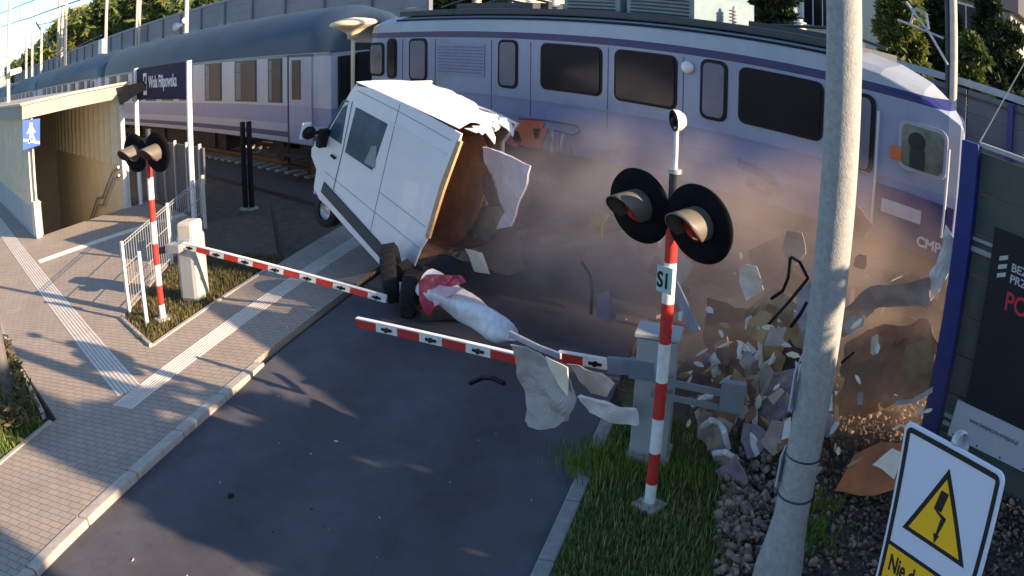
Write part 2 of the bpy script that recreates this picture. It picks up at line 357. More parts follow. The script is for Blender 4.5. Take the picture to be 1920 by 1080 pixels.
def coach(xr, first):
    L = 24.4; xl = xr-L
    t = thing('passenger_coach', '', 'railway coach', (xr-L/2, YC, 0), 'coaches behind the locomotive')
    b = MB(); b.box((xr-L/2, YC, 2.4), (L, 3.0, 2.7)); b.build('body', M_CSIDE, t, bevel=.03)
    b = MB(); pr = roof_profile(3.752, 5.15); vs = []
    for x, k in ((xl, 1), (xr-1.4, 1), (xr-.5, .86), (xr, .55)):
        vs += [(x, YC+(y-YC)*(1 if k == 1 else k), 3.752+(z-3.752)*k) for y, z in pr]
    n = len(pr); fs = [(j*n+i, j*n+i+1, (j+1)*n+i+1, (j+1)*n+i) for j in range(3) for i in range(n-1)]+[tuple(range(n)), tuple(range(3*n, 4*n))[::-1]]
    b.add(vs, fs, 0, True)
    b.box((xr-L/2, Y0T-.02, 3.77), (L, .03, .05), 1)
    b.build('roof', [M_CROOF, mat('gutter_grey', (.3, .32, .34))], t)
    fr = mat('window_rubber', (.04, .045, .06), .5)
    gl = mat('coach_glass', (.03, .038, .05), .3, var=.6, scale=.5, spec=.2)
    gl2 = mat('window_curtain', (.16, .18, .2), .5, var=.2)
    wins = [(-27.1, .75), (-24.3, .85), (-22.15, .42)] if first else []
    x = xr-11.1
    wx = [(w+(xr+18.9), h) for w, h in [(-27.1, .75), (-24.3, .8), (-22.15, .42)]]
    while x > xl+1.8: wx.append((x, .72)); x -= 2.3
    for w, hw in wx:
        b = MB(); b.box((w, Y0T-.006, 2.98), (2*hw+.1, .03, 1.42)); f = b.build('window', fr, t, bevel=.04)
        b = MB(); b.box((w, Y0T-.02, 2.98), (2*hw, .02, 1.34)); b.box((w, Y0T-.034, 3.3), (2*hw, .012, .03), 1); b.box((w-hw*.62, Y0T-.033, 2.98), (hw*.5, .008, 1.3), 2)
        b.build('pane', [gl, fr, gl2], f)
    for dx in ((-1.65,) if first else (-1.65,)):
        xd = xr+dx
        b = MB(); b.box((xd, Y0T-.008, 2.38), (1.36, .05, 2.64)); d = b.build('door', side_mat('door_paint', [(0, (.33, .35, .5)), (2.2, (.42, .44, .54))], .4), t, bevel=.03)
        for s in (-1, 1):
            pass
        b = MB(); b.box((xd-.2, Y0T-.04, 3.0), (.5, .02, 1.2)); b.build('pane', gl, d)
        b = MB(); b.box((xd-.72, Y0T-.02, 2.38), (.06, .04, 2.68)); b.box((xd, Y0T-.02, 3.74), (1.5, .06, .05)); b.build('door_frame', fr, d)
        b = MB(); b.tube((xd+.75, Y0T-.08, 1.6), (xd+.75, Y0T-.08, 2.8), .02); b.build('handle', M_GALV, d)
        b = MB(); b.box((xd, Y0T-.2, .75), (1.2, .3, .04)); b.box((xd, Y0T-.2, .45), (1.2, .3, .04)); b.box((xd-.6, Y0T-.1, .65), (.04, .1, .8)); b.box((xd+.6, Y0T-.1, .65), (.04, .1, .8)); b.build('step', M_UNDER, t)
    for bx in (xr-3.0, xr-L+3.0):
        b = MB()
        for sx in (-1.25, 1.25):
            for y in (11.72, 13.28): b.tube((bx+sx, y-.06, .62), (bx+sx, y+.06, .62), .42, .42, 24)
        b.box((bx, 11.5, .62), (3.4, .14, .28)); b.box((bx, 11.5, .9), (1.0, .2, .3)); b.box((bx, 12.5, .85), (2.6, 2.2, .3)); b.build('bogie', M_UNDER, t, bevel=.02)
    b = MB(); b.box((xr-L/2, 12.2, .72), (9, 1.9, .62)); b.box((xr-L/2-3, 11.4, .75), (1.8, .5, .55)); b.box((xr-L/2+2.5, 11.4, .75), (2.4, .5, .6)); b.box((xr-L/2, YC, 1.0), (L-.6, 2.4, .14)); b.build('underframe', M_UNDER, t)
    if first:
        b = MB(); b.box((xr+.18, YC, 2.45), (.34, 1.5, 2.5)); b.box((xr+.03, YC, 2.4), (.05, 2.6, 2.5)); b.build('gangway', mat('rubber_gangway', (.012, .012, .014), .9), t, bevel=.04)
        for y in (11.7, 13.3): b = MB(); b.tube((xr, y, 1.15), (xr+.62, y, 1.15), .08); b.tube((xr+.6, y, 1.15), (xr+.66, y, 1.15), .22); b.build('buffer', M_UNDER, t)
    return t
nm = ['first grey roofed coach coupled right behind the locomotive', 'second coach, between the first coach and the underpass canopy', 'third coach, seen over the canopy of the underpass stairs', 'fourth coach, farthest down the line beside the noise barrier']
for i in range(4):
    t = coach(-18.9-i*25.3, True if i == 0 else False); t['label'] = nm[i]
# ------------------------------------------------------------------ locomotive
M_LSIDE = side_mat('loco_side', [(0, (.10, .09, .13)), (1.9, (.18, .19, .32)), (2.3, (.21, .24, .39)), (2.86, C_LIL), (4.12, (.012, .012, .11)), (4.26, (.33, .37, .42))], .35, .35)
LX0, LX1 = -17.15, -3.22
loco = thing('electric_locomotive', 'long lilac grey electric locomotive with square dark windows striking the white van', 'locomotive', (-10, YC, 0))
b = MB()
prof = [(0, 1.9), (0, 4.26), (.05, 4.52), (.3, 4.62), (1.5, 4.75), (2.7, 4.62), (2.95, 4.52), (3.0, 4.26), (3.0, 1.9)]
xs = [(LX0, .3, .2), (LX0+.1, .12, .08), (LX0+.4, .03, .02), (LX0+1.0, 0, 0), (LX1-2.4, 0, 0), (LX1-1.4, .06, .1), (LX1-.7, .18, .28), (LX1-.25, .34, .52), (LX1-.05, .5, .78), (LX1+.02, .62, 1.0)]
vs = []
for x, ins, dz in xs:
    sk = max(0.0, min(1.0, (x-(LX1-2.4))/2.2))*.29
    for y, z in prof:
        yy = 11+y; yy = YC+(yy-YC)*(1-ins/1.5*.5); zz = z-(dz if z > 4.3 else dz*.35 if z > 4 else 0); vs.append((x-(yy-11)*sk, yy, zz))
n = len(prof); fs = [(j*n+i, (j+1)*n+i, (j+1)*n+(i+1) % n, j*n+(i+1) % n) for j in range(len(xs)-1) for i in range(n)]
fs += [tuple(range(n)), tuple(range((len(xs)-1)*n, len(xs)*n))[::-1]]
b.add(vs, fs); lb = b.build('body', M_LSIDE, loco, bevel=.03)
b = MB(); b.box((-10.8, YC, 4.72), (10.8, 2.5, .14)); b.box((-10.7, 11.12, 4.56), (10.8, .06, .05), 1); b.build('roof_deck', [mat('roof_grey', (.05, .055, .065), .7), M_BLACK], loco, bevel=.02)
for x0, x1 in ((-11.1, -9.75), (-9.6, -8.15)):
    b = MB(); b.box(((x0+x1)/2, 12.3, 5.0), (x1-x0, 1.9, .5))
    for k in range(6): b.box(((x0+x1)/2, 11.335, 4.82+k*.07), (x1-x0-.2, .03, .028), 1)
    b.build('louvred_roof_box', [mat('louvre_grey', (.17, .24, .27), .6), M_DGREY], loco, bevel=.02)
for x, z in ((-7.9, .6), (-12.2, .45), (-12.9, .4), (-14.6, .5), (-6.6, .5), (-5.9, .35)):
    b = MB(); b.lathe((x, 12.2, 4.78), (0, 0, 1), [(.05, 0)]+[(r_, .05+k*z*.11+dz) for k in range(4) for r_, dz in ((.05, 0), (.11, .01), (.11, .03), (.05, .04))]+[(.04, z*.6), (0, z*.6)], 14)
    b.build('insulator', mat('insulator_white', (.6, .58, .54), .4), loco)
b = MB(); b.path([(-15.6, 12.0, 4.85), (-14.2, 12.0, 5.15), (-12.8, 12.0, 4.9)], .03); b.path([(-15.6, 13.0, 4.85), (-14.2, 13.0, 5.15), (-12.8, 13.0, 4.9)], .03)
b.path([(-7.2, 12.0, 4.85), (-6.0, 12.0, 5.0), (-4.9, 12.0, 4.85)], .03); b.tube((-14.2, 11.7, 5.18), (-14.2, 13.3, 5.18), .04); b.box((-6.6, 12.5, 4.84), (1.6, 1.3, .1)); b.box((-13.6, 12.5, 4.86), (2.4, 1.4, .14))
b.build('pantograph', M_DGREY, loco)
def lwin(x0, x1, z0, z1, gm, fm=M_BLACK, fr=.06, name='window'):
    def rr(x0, x1, z0, z1, r, y, n=5):
        P = []
        for cx_, cz, a0 in ((x1-r, z1-r, 0), (x0+r, z1-r, 90), (x0+r, z0+r, 180), (x1-r, z0+r, 270)):
            for k in range(n): a = math.radians(a0+90*k/(n-1)); P.append((cx_+r*math.cos(a), y, cz+r*math.sin(a)))
        return P
    b = MB(); b.prism(rr(x0-fr, x1+fr, z0-fr, z1+fr, .14, 10.985), (0, .03, 0)); f = b.build(name, fm, loco)
    b = MB(); b.prism(rr(x0, x1, z0, z1, .1, 10.972), (0, .02, 0)); b.build('pane', gm, f); return f
gsm = mat('frosted_glass', (.12, .13, .18), .3, var=.25, scale=1)
for x0, x1, z0, z1 in ((-11.28, -9.88, 3.17, 4.02), (-9.5, -8.27, 3.15, 4.02), (-6.98, -5.57, 3.17, 4.02)): lwin(x0, x1, z0, z1, M_GLASS, fr=.05)
for x0, x1 in ((-15.38, -14.84), (-12.44, -12.0), (-7.7, -7.3)): lwin(x0, x1, 3.12, 4.04, gsm)
lwin(-5.0, -4.72, 2.9, 4.0, gsm)
lwin(-16.25, -15.98, 3.15, 4.05, M_GLASS); lwin(-16.98, -16.5, 3.2, 3.95, mat('cab_glass', (.12, .14, .17), .2, var=.5, scale=2))
w = lwin(-4.2, -3.52, 3.15, 3.78, mat('cab_window_green', (.13, .15, .12), .2, var=.6, scale=2), mat('cab_frame', (.3, .31, .38), .4))
b = MB(); b.lathe((-3.95, 10.975, 3.55), (0, -1, 0), [(.15, 0), (.13, .012), (0, .016)], 16); b.box((-3.93, 10.966, 3.3), (.24, .012, .3)); b.build('cab_seat', mat('seat_fabric', (.02, .025, .02), .8), w)
b = MB(); b.box((-4.28, 10.972, 3.3), (.2, .03, .2)); b.build('marker_plate', mat('orange_plate', (.5, .12, .03), .5), loco, bevel=.02)
for hx, hz0, hz1 in ((-4.58, 2.1, 3.85), (-3.42, 2.3, 3.6)): b = MB(); b.tube((hx, 10.94, hz0), (hx, 10.94, hz1), .022); b.build('handrail', mat('handrail_grey', (.5, .5, .56), .4), loco)
b = MB(); b.box((-3.95, 10.99, 2.35), (1.35, .03, .82)); b.build('blue_cab_panel', mat('cab_blue', (.03, .025, .13), .4, dirt=.3), loco)
b = MB(); b.box((-4.12, 10.968, 2.47), (.66, .02, .2)); b.build('number_plate', mat('grey_plate', (.4, .4, .45), .5), loco)
text('CMP', 'lettering', mat('letter_grey', (.5, .48, .55), .5), (-3.82, 10.965, 2.06), (1, 0, 0), (0, 0, 1), .2, loco, bold=.008)
b = MB()
for z in (2.86, 2.52): b.box((-10.2, 10.995, z), (11.4, .022, .025))
b.build('side_crease', mat('crease_dark', (.2, .22, .33), .5), loco)
b = MB(); b.lathe((-8.0, 10.99, 3.9), (0, -1, 0), [(.11, 0), (.11, .05), (.06, .08), (0, .08)], 16); b.build('round_lamp', M_WHITE, loco)
for x_ in (-15.7, -14.5, -12.7, -11.6, -9.7, -8.1, -5.4): b = MB(); b.box((x_, 10.996, 3.3), (.012, .014, 1.55)); b.build('panel_seam', mat('seam_dark', (.13, .14, .2), .6), loco)
b = MB(); b.box((-13.65, 10.99, 3.62), (1.5, .03, .72))
for k in range(9): b.box((-13.65, 10.968, 3.33+k*.072), (1.42, .02, .03), 1)
b.build('side_grille', [mat('grille_lilac', (.27, .28, .39), .5), mat('grille_slot', (.17, .18, .27), .6)], loco)
# graffiti on the side: bright sprayed shapes and outlined letters
b = MB(); y = 10.978
for P, mi in (([(-12.0, 2.35), (-11.6, 2.5), (-11.2, 2.45), (-11.35, 2.2), (-11.2, 1.95), (-11.6, 1.9), (-12.0, 1.95), (-12.15, 2.15)], 0),
              ([(-12.2, 2.1), (-11.9, 2.2), (-11.8, 2.0), (-11.95, 1.86), (-12.2, 1.9)], 1), ([(-11.5, 2.3), (-11.1, 2.35), (-11.15, 2.15), (-11.45, 2.1)], 0)):
    b.prism([(x, y, z) for x, z in P], (0, .008, 0), mi)
def stroke(pts, w=.03, mi=2):
    for (xa, za), (xb, zb) in zip(pts[:-1], pts[1:]): b.bar((xa, y-.002, za), (xb, y-.002, zb), .006, w, mi, up=(0, 1, 0)) if 0 else b.bar((xa, y-.002, za), (xb, y-.002, zb), w, .006, mi, up=(0, 1, 0))
stroke([(-11.9, 2.45), (-11.2, 2.5), (-10.4, 2.5), (-10.3, 2.4), (-10.5, 2.3), (-10.95, 2.34)]); stroke([(-11.1, 2.35), (-11.3, 1.92), (-11.15, 1.9), (-11.02, 2.2), (-10.9, 1.9)])
stroke([(-10.8, 2.3), (-10.8, 1.9)]); stroke([(-10.62, 2.28), (-10.7, 1.88), (-10.5, 1.9), (-10.55, 2.1)]); stroke([(-12.3, 2.35), (-12.0, 2.35), (-12.0, 2.2), (-12.3, 2.2)]); stroke([(-10.98, 2.3), (-11.0, 1.88)], .06, 3); stroke([(-10.72, 2.3), (-10.8, 2.0)], .06, 3)
stroke([(-9.8, 2.1), (-9.4, 2.15), (-9.5, 1.98), (-9.8, 2.0)], .09, 4); stroke([(-7.0, 2.45), (-6.6, 2.4), (-6.3, 2.3), (-6.4, 2.1), (-6.8, 2.2), (-6.5, 1.98), (-6.2, 2.2)], .14, 4)
b.build('graffiti', [mat('graffiti_orange', (.6, .10, .03), .5), mat('graffiti_magenta', (.5, .04, .09), .5), mat('graffiti_outline', (.03, .04, .13), .5), mat('graffiti_pale', (.3, .42, .5), .5), mat('graffiti_blue', (.09, .09, .27), .5)], loco)
for bx in (-13.6, -6.6):
    for sx in (-1.5, 1.5):
        for yy in (11.7, 13.3): b = MB(); b.lathe((bx+sx, yy, .83), (0, 1, 0), [(0, -.1), (.18, -.1), (.18, -.05), (.5, -.05), (.52, -.08), (.62, -.08), (.62, .08), (.2, .08), (.0, .1)], 28); b.build('wheel', M_UNDER, loco)
    b = MB(); b.bar((bx-2.3, 11.3, 1.25), (bx+2.3, 11.3, 1.25), .16, .2); b.box((bx, 11.3, .95), (1.3, .18, .5)); b.box((bx, YC, 1.5), (4.2, 2.3, .8))
    for sx in (-1.5, 1.5): b.box((bx+sx, 11.25, .83), (.42, .2, .46)); b.tube((bx+sx*.55, 11.25, .95), (bx+sx*.55, 11.25, 1.6), .12)
    b.build('bogie_frame', mat('bogie_grey', (.2, .16, .21), .8, var=.4, dirt=.4), loco, bevel=.02)
b = MB(); b.box((-10.1, YC, 1.75), (13.6, 2.7, .35)); b.box((-10.1, 11.7, 1.2), (1.8, 1.0, .8)); b.build('underframe', M_UNDER, loco)
for x in (LX0, LX1):
    s = 1 if x > -10 else -1
    for yy in (11.65, 13.35): b = MB(); b.tube((x, yy, 1.35), (x+s*.52, yy, 1.35), .1); b.tube((x+s*.5, yy, 1.35), (x+s*.56, yy, 1.35), .25); b.build('buffer', M_UNDER, loco)
b = MB(); b.prism([(-3.0, 11.3, .3), (-3.0, 13.7, .3), (-3.0, 13.6, 1.2), (-3.0, 11.4, 1.2)], (.08, 0, 0)); b.build('snow_plough', M_UNDER, loco)
for yy in (11.55, 13.45):
    b = MB(); b.lathe((LX1+.0, yy, 2.35), (1, 0, 0), [(.16, 0), (.16, .06), (.12, .09), (0, .1)], 18); b.build('headlight', M_WHITE, loco)
# cream dish over the gap, on an added stem
gp = PY(662, 66, 11.0)
b = MB(); b.lathe(gp, (0, 0, 1), [(.0, -.12), (.13, -.1), (.16, .06), (.36, .2), (.56, .28), (.6, .33), (.53, .4), (.3, .46), (.0, .5)], 28); b.tube((gp.x, gp.y, 0), gp, .05)
tag(b.build('dish_cap', mat('dish_cream', (.75, .62, .42), .6, var=.12, scale=3), bevel=0), 'wide cream dish shaped cap above the gap between coach and locomotive', 'lamp')
# ------------------------------------------------------------------ white van (rear half torn away)
VM = Matrix(((-.96909, .07697, .23441), (-.05622, -.99399, .09397), (.24024, .07789, .96758)))
vt = bpy.data.objects.new('delivery_van', None); COL.objects.link(vt)
vt.matrix_world = Matrix.Translation((-10.3814, 7.4588, .12)) @ VM.to_4x4(); vt.matrix_basis = vt.matrix_world
tag(vt, 'white delivery van with its rear torn off, nose lifted, hit by the locomotive', 'van')
M_VW = mat('van_white', (.78, .80, .83), .3, var=.06, scale=1.4, coat=.35, dirt=.12)
M_PLY = mat('plywood_brown', (.18, .115, .085), .8, var=.35, scale=5, dirt=.25)
def vbuild(b, name, m, parent=None, **k): return b.build(name, m, parent or vt, world=False, **k)
WV = 1.72
near = [(.16, .36), (.9, .02), (1.9, .24), (2.55, .4), (2.93, .46), (3.16, .6), (3.18, .96), (3.42, 1.15), (3.46, 1.3), (3.3, 1.5), (3.05, 1.8), (2.78, 2.36), (2.66, 2.62), (2.5, 2.8), (2.05, 2.87), (1.0, 2.84), (-.17, 2.77), (-.1, 2.3), (-.02, 1.9), (-.06, 1.6), (.04, 1.15), (.02, .9), (.1, .7)]
b = MB(); b.prism([(x, 0, z) for x, z in near], (0, -.04, 0)); side = vbuild(b, 'side_panel', M_VW, bevel=.015)
# inner plywood lining of the near side
b = MB(); b.prism([(.3, -.045, .5), (1.9, -.045, .5), (1.9, -.045, 2.6), (-.14, -.045, 2.7), (-.04, -.045, 1.9), (.06, -.045, 1.0)], (0, -.02, 0)); b.prism([(-.02, .003, .95), (.06, .003, .95), (.0, .003, 1.9), (-.12, .003, 2.65), (-.2, .003, 2.65), (-.09, .003, 1.8)], (0, -.05, 0)); vbuild(b, 'lining', mat('ply_edge', (.5, .32, .17), .7, var=.3, scale=8))
far = [(.55, .36), (2.9, .46), (3.3, 1.4), (2.9, 2.1), (2.5, 2.62), (1.0, 2.74), (.3, 2.72), (.5, 2.3), (.38, 1.9), (.62, 1.5), (.5, 1.1), (.7, .8)]
b = MB(); b.prism([(x, -WV, z) for x, z in far], (0, .04, 0)); vbuild(b, 'far_side_panel', M_VW)
b = MB(); b.prism([(x*.97+.06, -WV+.045, z*.97+.05) for x, z in far], (0, .02, 0)); vbuild(b, 'far_lining', M_PLY)
b = MB(); b.box((1.6, -WV/2, .42), (2.5, WV-.1, .08)); b.box((1.95, -WV/2, 1.5), (.04, WV-.1, 2.2)); vbuild(b, 'load_floor', M_PLY)
# crumpled roof
nx, ny = 34, 14; vs = []
for i in range(nx+1):
    for j in range(ny+1):
        u = i/nx; v = j/ny; x = 2.55-2.65*u+(.04*math.sin(v*9)+.62*v)*u; yv = -WV*v
        z = 2.86-.03*u+.05*math.sin(math.pi*v)-.1*v
        cr = min(1, u*1.6)*min(1, v*3)
        z += cr*(.06*math.sin(7*u+6*v)+.035*math.sin(17*u-9*v+1)+.008*random.uniform(-1, 1)); x += cr*.008*random.uniform(-1, 1)
        if u > .9: z -= (u-.9)*1.5*random.random()*v*2
        vs.append((x, yv, z))
fs = [(i*(ny+1)+j, (i+1)*(ny+1)+j, (i+1)*(ny+1)+j+1, i*(ny+1)+j+1) for i in range(nx) for j in range(ny)]
b = MB(); b.add(vs, fs); rf = vbuild(b, 'crumpled_roof', M_VW, solid=.006)
# torn roof flaps at the rear
b = MB()
for k in range(6):
    v0 = .15+k*.13; y0 = -WV*v0; y1 = -WV*(v0+.15); d = random.uniform(.08, .26); dz = random.uniform(-.3, .04)
    q0 = .62*v0; b.prism([(-.05+q0, y0, 2.78), (-.03+q0, y1, 2.76), (-.1-d*.6+q0, y1+.04, 2.78+dz*.7), (-.1-d+q0, (y0+y1)/2, 2.78+dz)], (.01, 0, -.015))
vbuild(b, 'torn_roof_flap', M_VW)
# front end: roof slope, windscreen, bonnet
b = MB()
for (xa, za), (xb, zb) in (((2.55, 2.83), (2.68, 2.62)), ((3.12, 1.72), (3.44, 1.3)), ((3.44, 1.3), (3.2, .96)), ((3.2, .96), (3.15, .5))):
    b.prism([(xa, -.02, za), (xb, -.02, zb), (xb, -WV+.02, zb), (xa, -WV+.02, za)], (-.03, 0, -.02))
vbuild(b, 'front_end', M_VW)
b = MB(); b.prism([(2.69, -.06, 2.6), (3.1, -.06, 1.74), (3.1, -WV+.06, 1.74), (2.69, -WV+.06, 2.6)], (-.02, 0, -.01)); vbuild(b, 'windscreen', M_GLASS)
M_VGL = mat('van_glass', (.045, .10, .14), .12, var=.5, scale=1.2, coat=.3)
b = MB(); b.prism([(2.39, .006, 2.43), (1.48, .006, 2.39), (1.61, .006, 1.5), (2.43, .006, 1.56)], (0, -.02, 0)); b.prism([(1.55, .012, 1.56), (1.85, .012, 1.56), (1.75, .012, 1.9), (1.62, .012, 1.95)], (0, -.008, 0), 1); vbuild(b, 'side_window', [M_VGL, mat('painted_reflection', (.2, .27, .3), .4)])  # pale patch on the pane is a reflection put into the colour
b = MB(); b.prism([(2.64, .006, 2.42), (2.58, .006, 1.66), (3.03, .006, 1.7), (2.98, .006, 1.82), (2.76, .006, 2.3)], (0, -.02, 0)); vbuild(b, 'driver_window', M_VGL)
b = MB(); b.path([(2.74, .012, 2.46), (2.9, .012, 2.12), (3.1, .012, 1.72)], .018); b.path([(2.52, .008, 2.5), (2.5, .008, 1.6), (2.56, .008, .6)], .006); b.path([(2.62, .012, 2.46), (2.74, .012, 2.46)], .014); vbuild(b, 'door_trim', mat('trim_dark', (.09, .1, .12), .5))
b = MB(); b.prism([(.92, .03, .16), (.92, .03, .38), (2.85, .03, .84), (2.88, .03, .63)], (0, -.03, 0)); vbuild(b, 'side_moulding', mat('moulding_grey', (.035, .05, .055), .55), bevel=.01)
b = MB(); b.bar((2.78, .03, 1.39), (2.64, .03, 1.37), .03, .04); vbuild(b, 'door_handle', M_BLACK)
b = MB(); b.lathe((3.2, .3, 1.72), (1, -.2, 0), [(.0, -.06), (.11, -.05), (.13, 0), (.11, .04), (0, .05)], 18); b.bar((3.18, .3, 1.72), (2.98, .0, 1.78), .05, .06)
mo = vbuild(b, 'wing_mirror', M_BLACK)
b = MB(); b.box((3.27, .33, 1.74), (.06, .2, .34)); b.box((3.0, .12, 1.66), (.14, .18, .36), 1); vbuild(b, 'mirror_glass', [M_WHITE, M_BLACK], mo, bevel=.03)
for P_ in ([(1.3, 2.8), (1.34, .35)], [(2.45, 2.72), (1.4, 2.68), (.0, 2.6)], [(2.9, 1.02), (1.5, .86), (.12, .72)], [(1.34, 1.22), (.1, 1.1)]):
    b = MB(); b.path([(x_, .003, z_) for x_, z_ in P_], .006, 6); vbuild(b, 'panel_seam', mat('seam_grey', (.3, .32, .36), .5))
b = MB(); b.bar((1.44, .01, 2.44), (.02, .01, 2.36), .02, .03) ; vbuild(b, 'roof_gutter', M_VW)
M_TYRE = mat('tyre_rubber', (.012, .012, .014), .85, var=.3)
def vwheel(x, y, z, r=.36, nm='wheel'):
    b = MB(); b.lathe((x, y, z), (0, 1, 0), [(r*.55, -.11), (r*.95, -.11), (r, -.06), (r, .06), (r*.95, .11), (r*.55, .11)], 28); w = vbuild(b, nm, M_TYRE)
    b = MB(); b.lathe((x, y, z), (0, 1, 0), [(r*.55, .08), (r*.5, .02), (r*.2, .05), (0, .06)], 20); vbuild(b, 'rim', M_GALV, w)
vwheel(2.75, -.14, .3, .33); vwheel(2.75, -WV+.14, .3, .33)
for (px, py, yy, r, ax) in ((735, 512, 7.05, .46, (.62, .76, .12)), (770, 550, 7.05, .36, (.7, .7, -.1))):
    c = PY(px, py, yy); A_ = V(ax).normalized()
    b = MB(); b.lathe(c, A_, [(r*.5, -.10), (r*.92, -.12), (r, -.07), (r, .07), (r*.92, .12), (r*.5, .10)], 32)
    for k in range(26):
        a = 6.283*k/26; x_ = A_.orthogonal().normalized(); y_ = A_.cross(x_); q_ = c+(x_*math.cos(a)+y_*math.sin(a))*r; b.bar(q_-A_*.09, q_+A_*.09, .03, .02, up=(x_*math.cos(a)+y_*math.sin(a)))
    w = b.build('wheel', M_TYRE, vt); b = MB(); b.lathe(c, A_, [(r*.52, .09), (r*.42, .03), (r*.15, .05), (0, .06)], 20); b.lathe(c, A_, [(r*.52, -.09), (r*.42, -.03), (r*.15, -.05), (0, -.06)], 20); b.build('rim', M_DGREY, w)
b = MB(); a0_ = PY(745, 500, 7.1); b.bar(a0_, PY(800, 560, 7.3), .3, .3); b.bar(PY(760, 600, 7.0), PY(800, 500, 7.4), .2, .25); b.bar(PY(790, 590, 7.0), PY(900, 580, 7.6), .14, .2); b.tube(PY(740, 515, 7.2), PY(860, 560, 7.9), .07); b.build('bent_chassis', M_UNDER, vt, bevel=.02)
b = MB(); q = PY(753, 545, 6.85); b.box(q, (.08, .02, .26)); b.build('plate', mat('plate_grey', (.35, .35, .36), .5), vt)
# ------------------------------------------------------------------ barriers
def barrier(px0, p1, seg, n, cap, label, name='barrier_boom'):
    p0 = V(px0); p1 = V(p1); t = thing(name, label, 'barrier', p0)
    d = (p1-p0).normalized(); L = (p1-p0).length; b = MB(); k = L/n
    for i in range(n): b.bar(p0+d*(i*k+.001), p0+d*((i+1)*k-.001), .05, .1, i % 2)
    b.build('arm', [M_RED, M_WHITE] if cap else [M_WHITE, M_RED], t)
    b = MB(); b.bar(p0+V((0, 0, .058)), p1+V((0, 0, .058)), .058, .014); b.build('top_strip', M_WHITE, t)
    nn = V((-RD.x, -RD.y, 0))
    for i in range(n):
        if (i % 2 == 1) == cap and i % 2 == (1 if cap else 0):
            c = p0+d*((i+.5)*k)+nn*.035
            bb = MB(); bb.tube(c-nn*.02, c+nn*.02, .028, n=12); bb.bar(c-d*.07+nn*.002, c+d*.07+nn*.002, .012, .03); bb.build('warning_lamp', M_BLACK, t)
    return t
tipR = G(669, 600, 1.03); endA = G(969, 668, 1.03)
barrier(tipR-V((0,0,.03)), endA-V((0,0,.03)), 0, 7, True, 'broken off outer half of the red and white barrier arm across the road')
pb0 = G(1048, 668, 1.03); pb1 = G(1140, 684, 1.03)
barrier(pb0, pb1, 0, 2, True, 'stub of the red and white barrier arm still clamped to the grey bracket')
pvL = V((-13.21, 4.67, 1.06)); tipL = V((-9.96, 6.63, .33))
barrier(pvL, tipL, 0, 13, False, 'left red and white barrier arm reaching from the white drive post to the van')
# drive unit right
dr = thing('barrier_drive_unit', 'grey barrier drive cabinet with clamp arms behind the striped light post', 'barrier machine', (-4.85, 6.3, 0))
R31 = Matrix.Rotation(math.radians(-31.1+0), 3, 'Z') if 0 else Matrix((RN, -RD*-1, V((0, 0, 1)))).transposed()
cbp = V((-4.90, 6.46, 0))
b = MB(); b.box(cbp+V((0, 0, .72)), (.40, .30, 1.36), 0, R31); b.build('cabinet', M_CAB, dr, bevel=.02)
b = MB(); b.box(cbp+V((0, 0, .03)), (.46, .38, .12), 0, R31); b.build('plinth', M_CONC, dr)
b = MB(); b.box(cbp+V((0, 0, 1.44)), (.46, .36, .05), 0, R31); b.build('lid', M_CAB, dr, bevel=.01)
b = MB(); b.box(cbp-RD*.155+V((0, 0, .72)), (.32, .012, 1.2), 0, R31); b.build('door', M_CAB, dr)
b = MB(); b.bar(pb1, pb1.lerp(V((-5.03, 6.26, 1.06)), 1.0)+V((0, 0, 0)), .06, .17); b.bar(pb1+RN*.2, pb1+RN*.24, .09, .2, 1); b.bar(V((-5.06, 6.22, 1.06)), V((-4.85, 6.35, 1.06)), .1, .2); b.build('clamp_bracket', [mat('bracket_grey', (.2, .26, .32), .5, .3), M_DGREY], dr)
b = MB(); e0 = V((-4.75, 6.2, 1.05)); e1 = e0+RN*.95+V((0, 0, -.05)); b.bar(e0, e1, .03, .07); b.bar(e0-V((0, 0, .16)), e1-V((0, 0, .16)), .03, .06); b.bar(e1-RN*.25, e1, .1, .3); b.build('counterweight_arm', mat('arm_grey', (.22, .25, .27), .6, .3), dr)
# drive unit left
dl = thing('barrier_drive_unit', 'white rounded barrier drive post on the left verge behind the striped pole', 'barrier machine', (-13.25, 4.75, 0))
c = V((-13.35, 4.85, 0))
b = MB(); b.box(c+V((0, 0, .62)), (.44, .4, 1.24), 0, R31); b.build('cabinet', M_CAB, dl, bevel=.09)
b = MB(); b.box(c+V((0, 0, 1.3)), (.36, .34, .3), 0, R31); b.build('cap', mat('cap_cream', (.55, .5, .42), .6), dl, bevel=.05)
b = MB(); b.box(c-RD*.3-RN*.12+V((0, 0, 1.05)), (.3, .2, .14), 0, R31); b.tube(c-RD*.2-RN*.2+V((0, 0, 1.05)), c-RD*.4-RN*.2+V((0, 0, 1.05)), .08); b.bar(c-RN*.3-RD*.2+V((0, 0, 1.0)), c-RN*.7-RD*.2+V((0, 0, .95)), .08, .12, 1); b.build('pivot', [M_GALV, M_DGREY], dl)
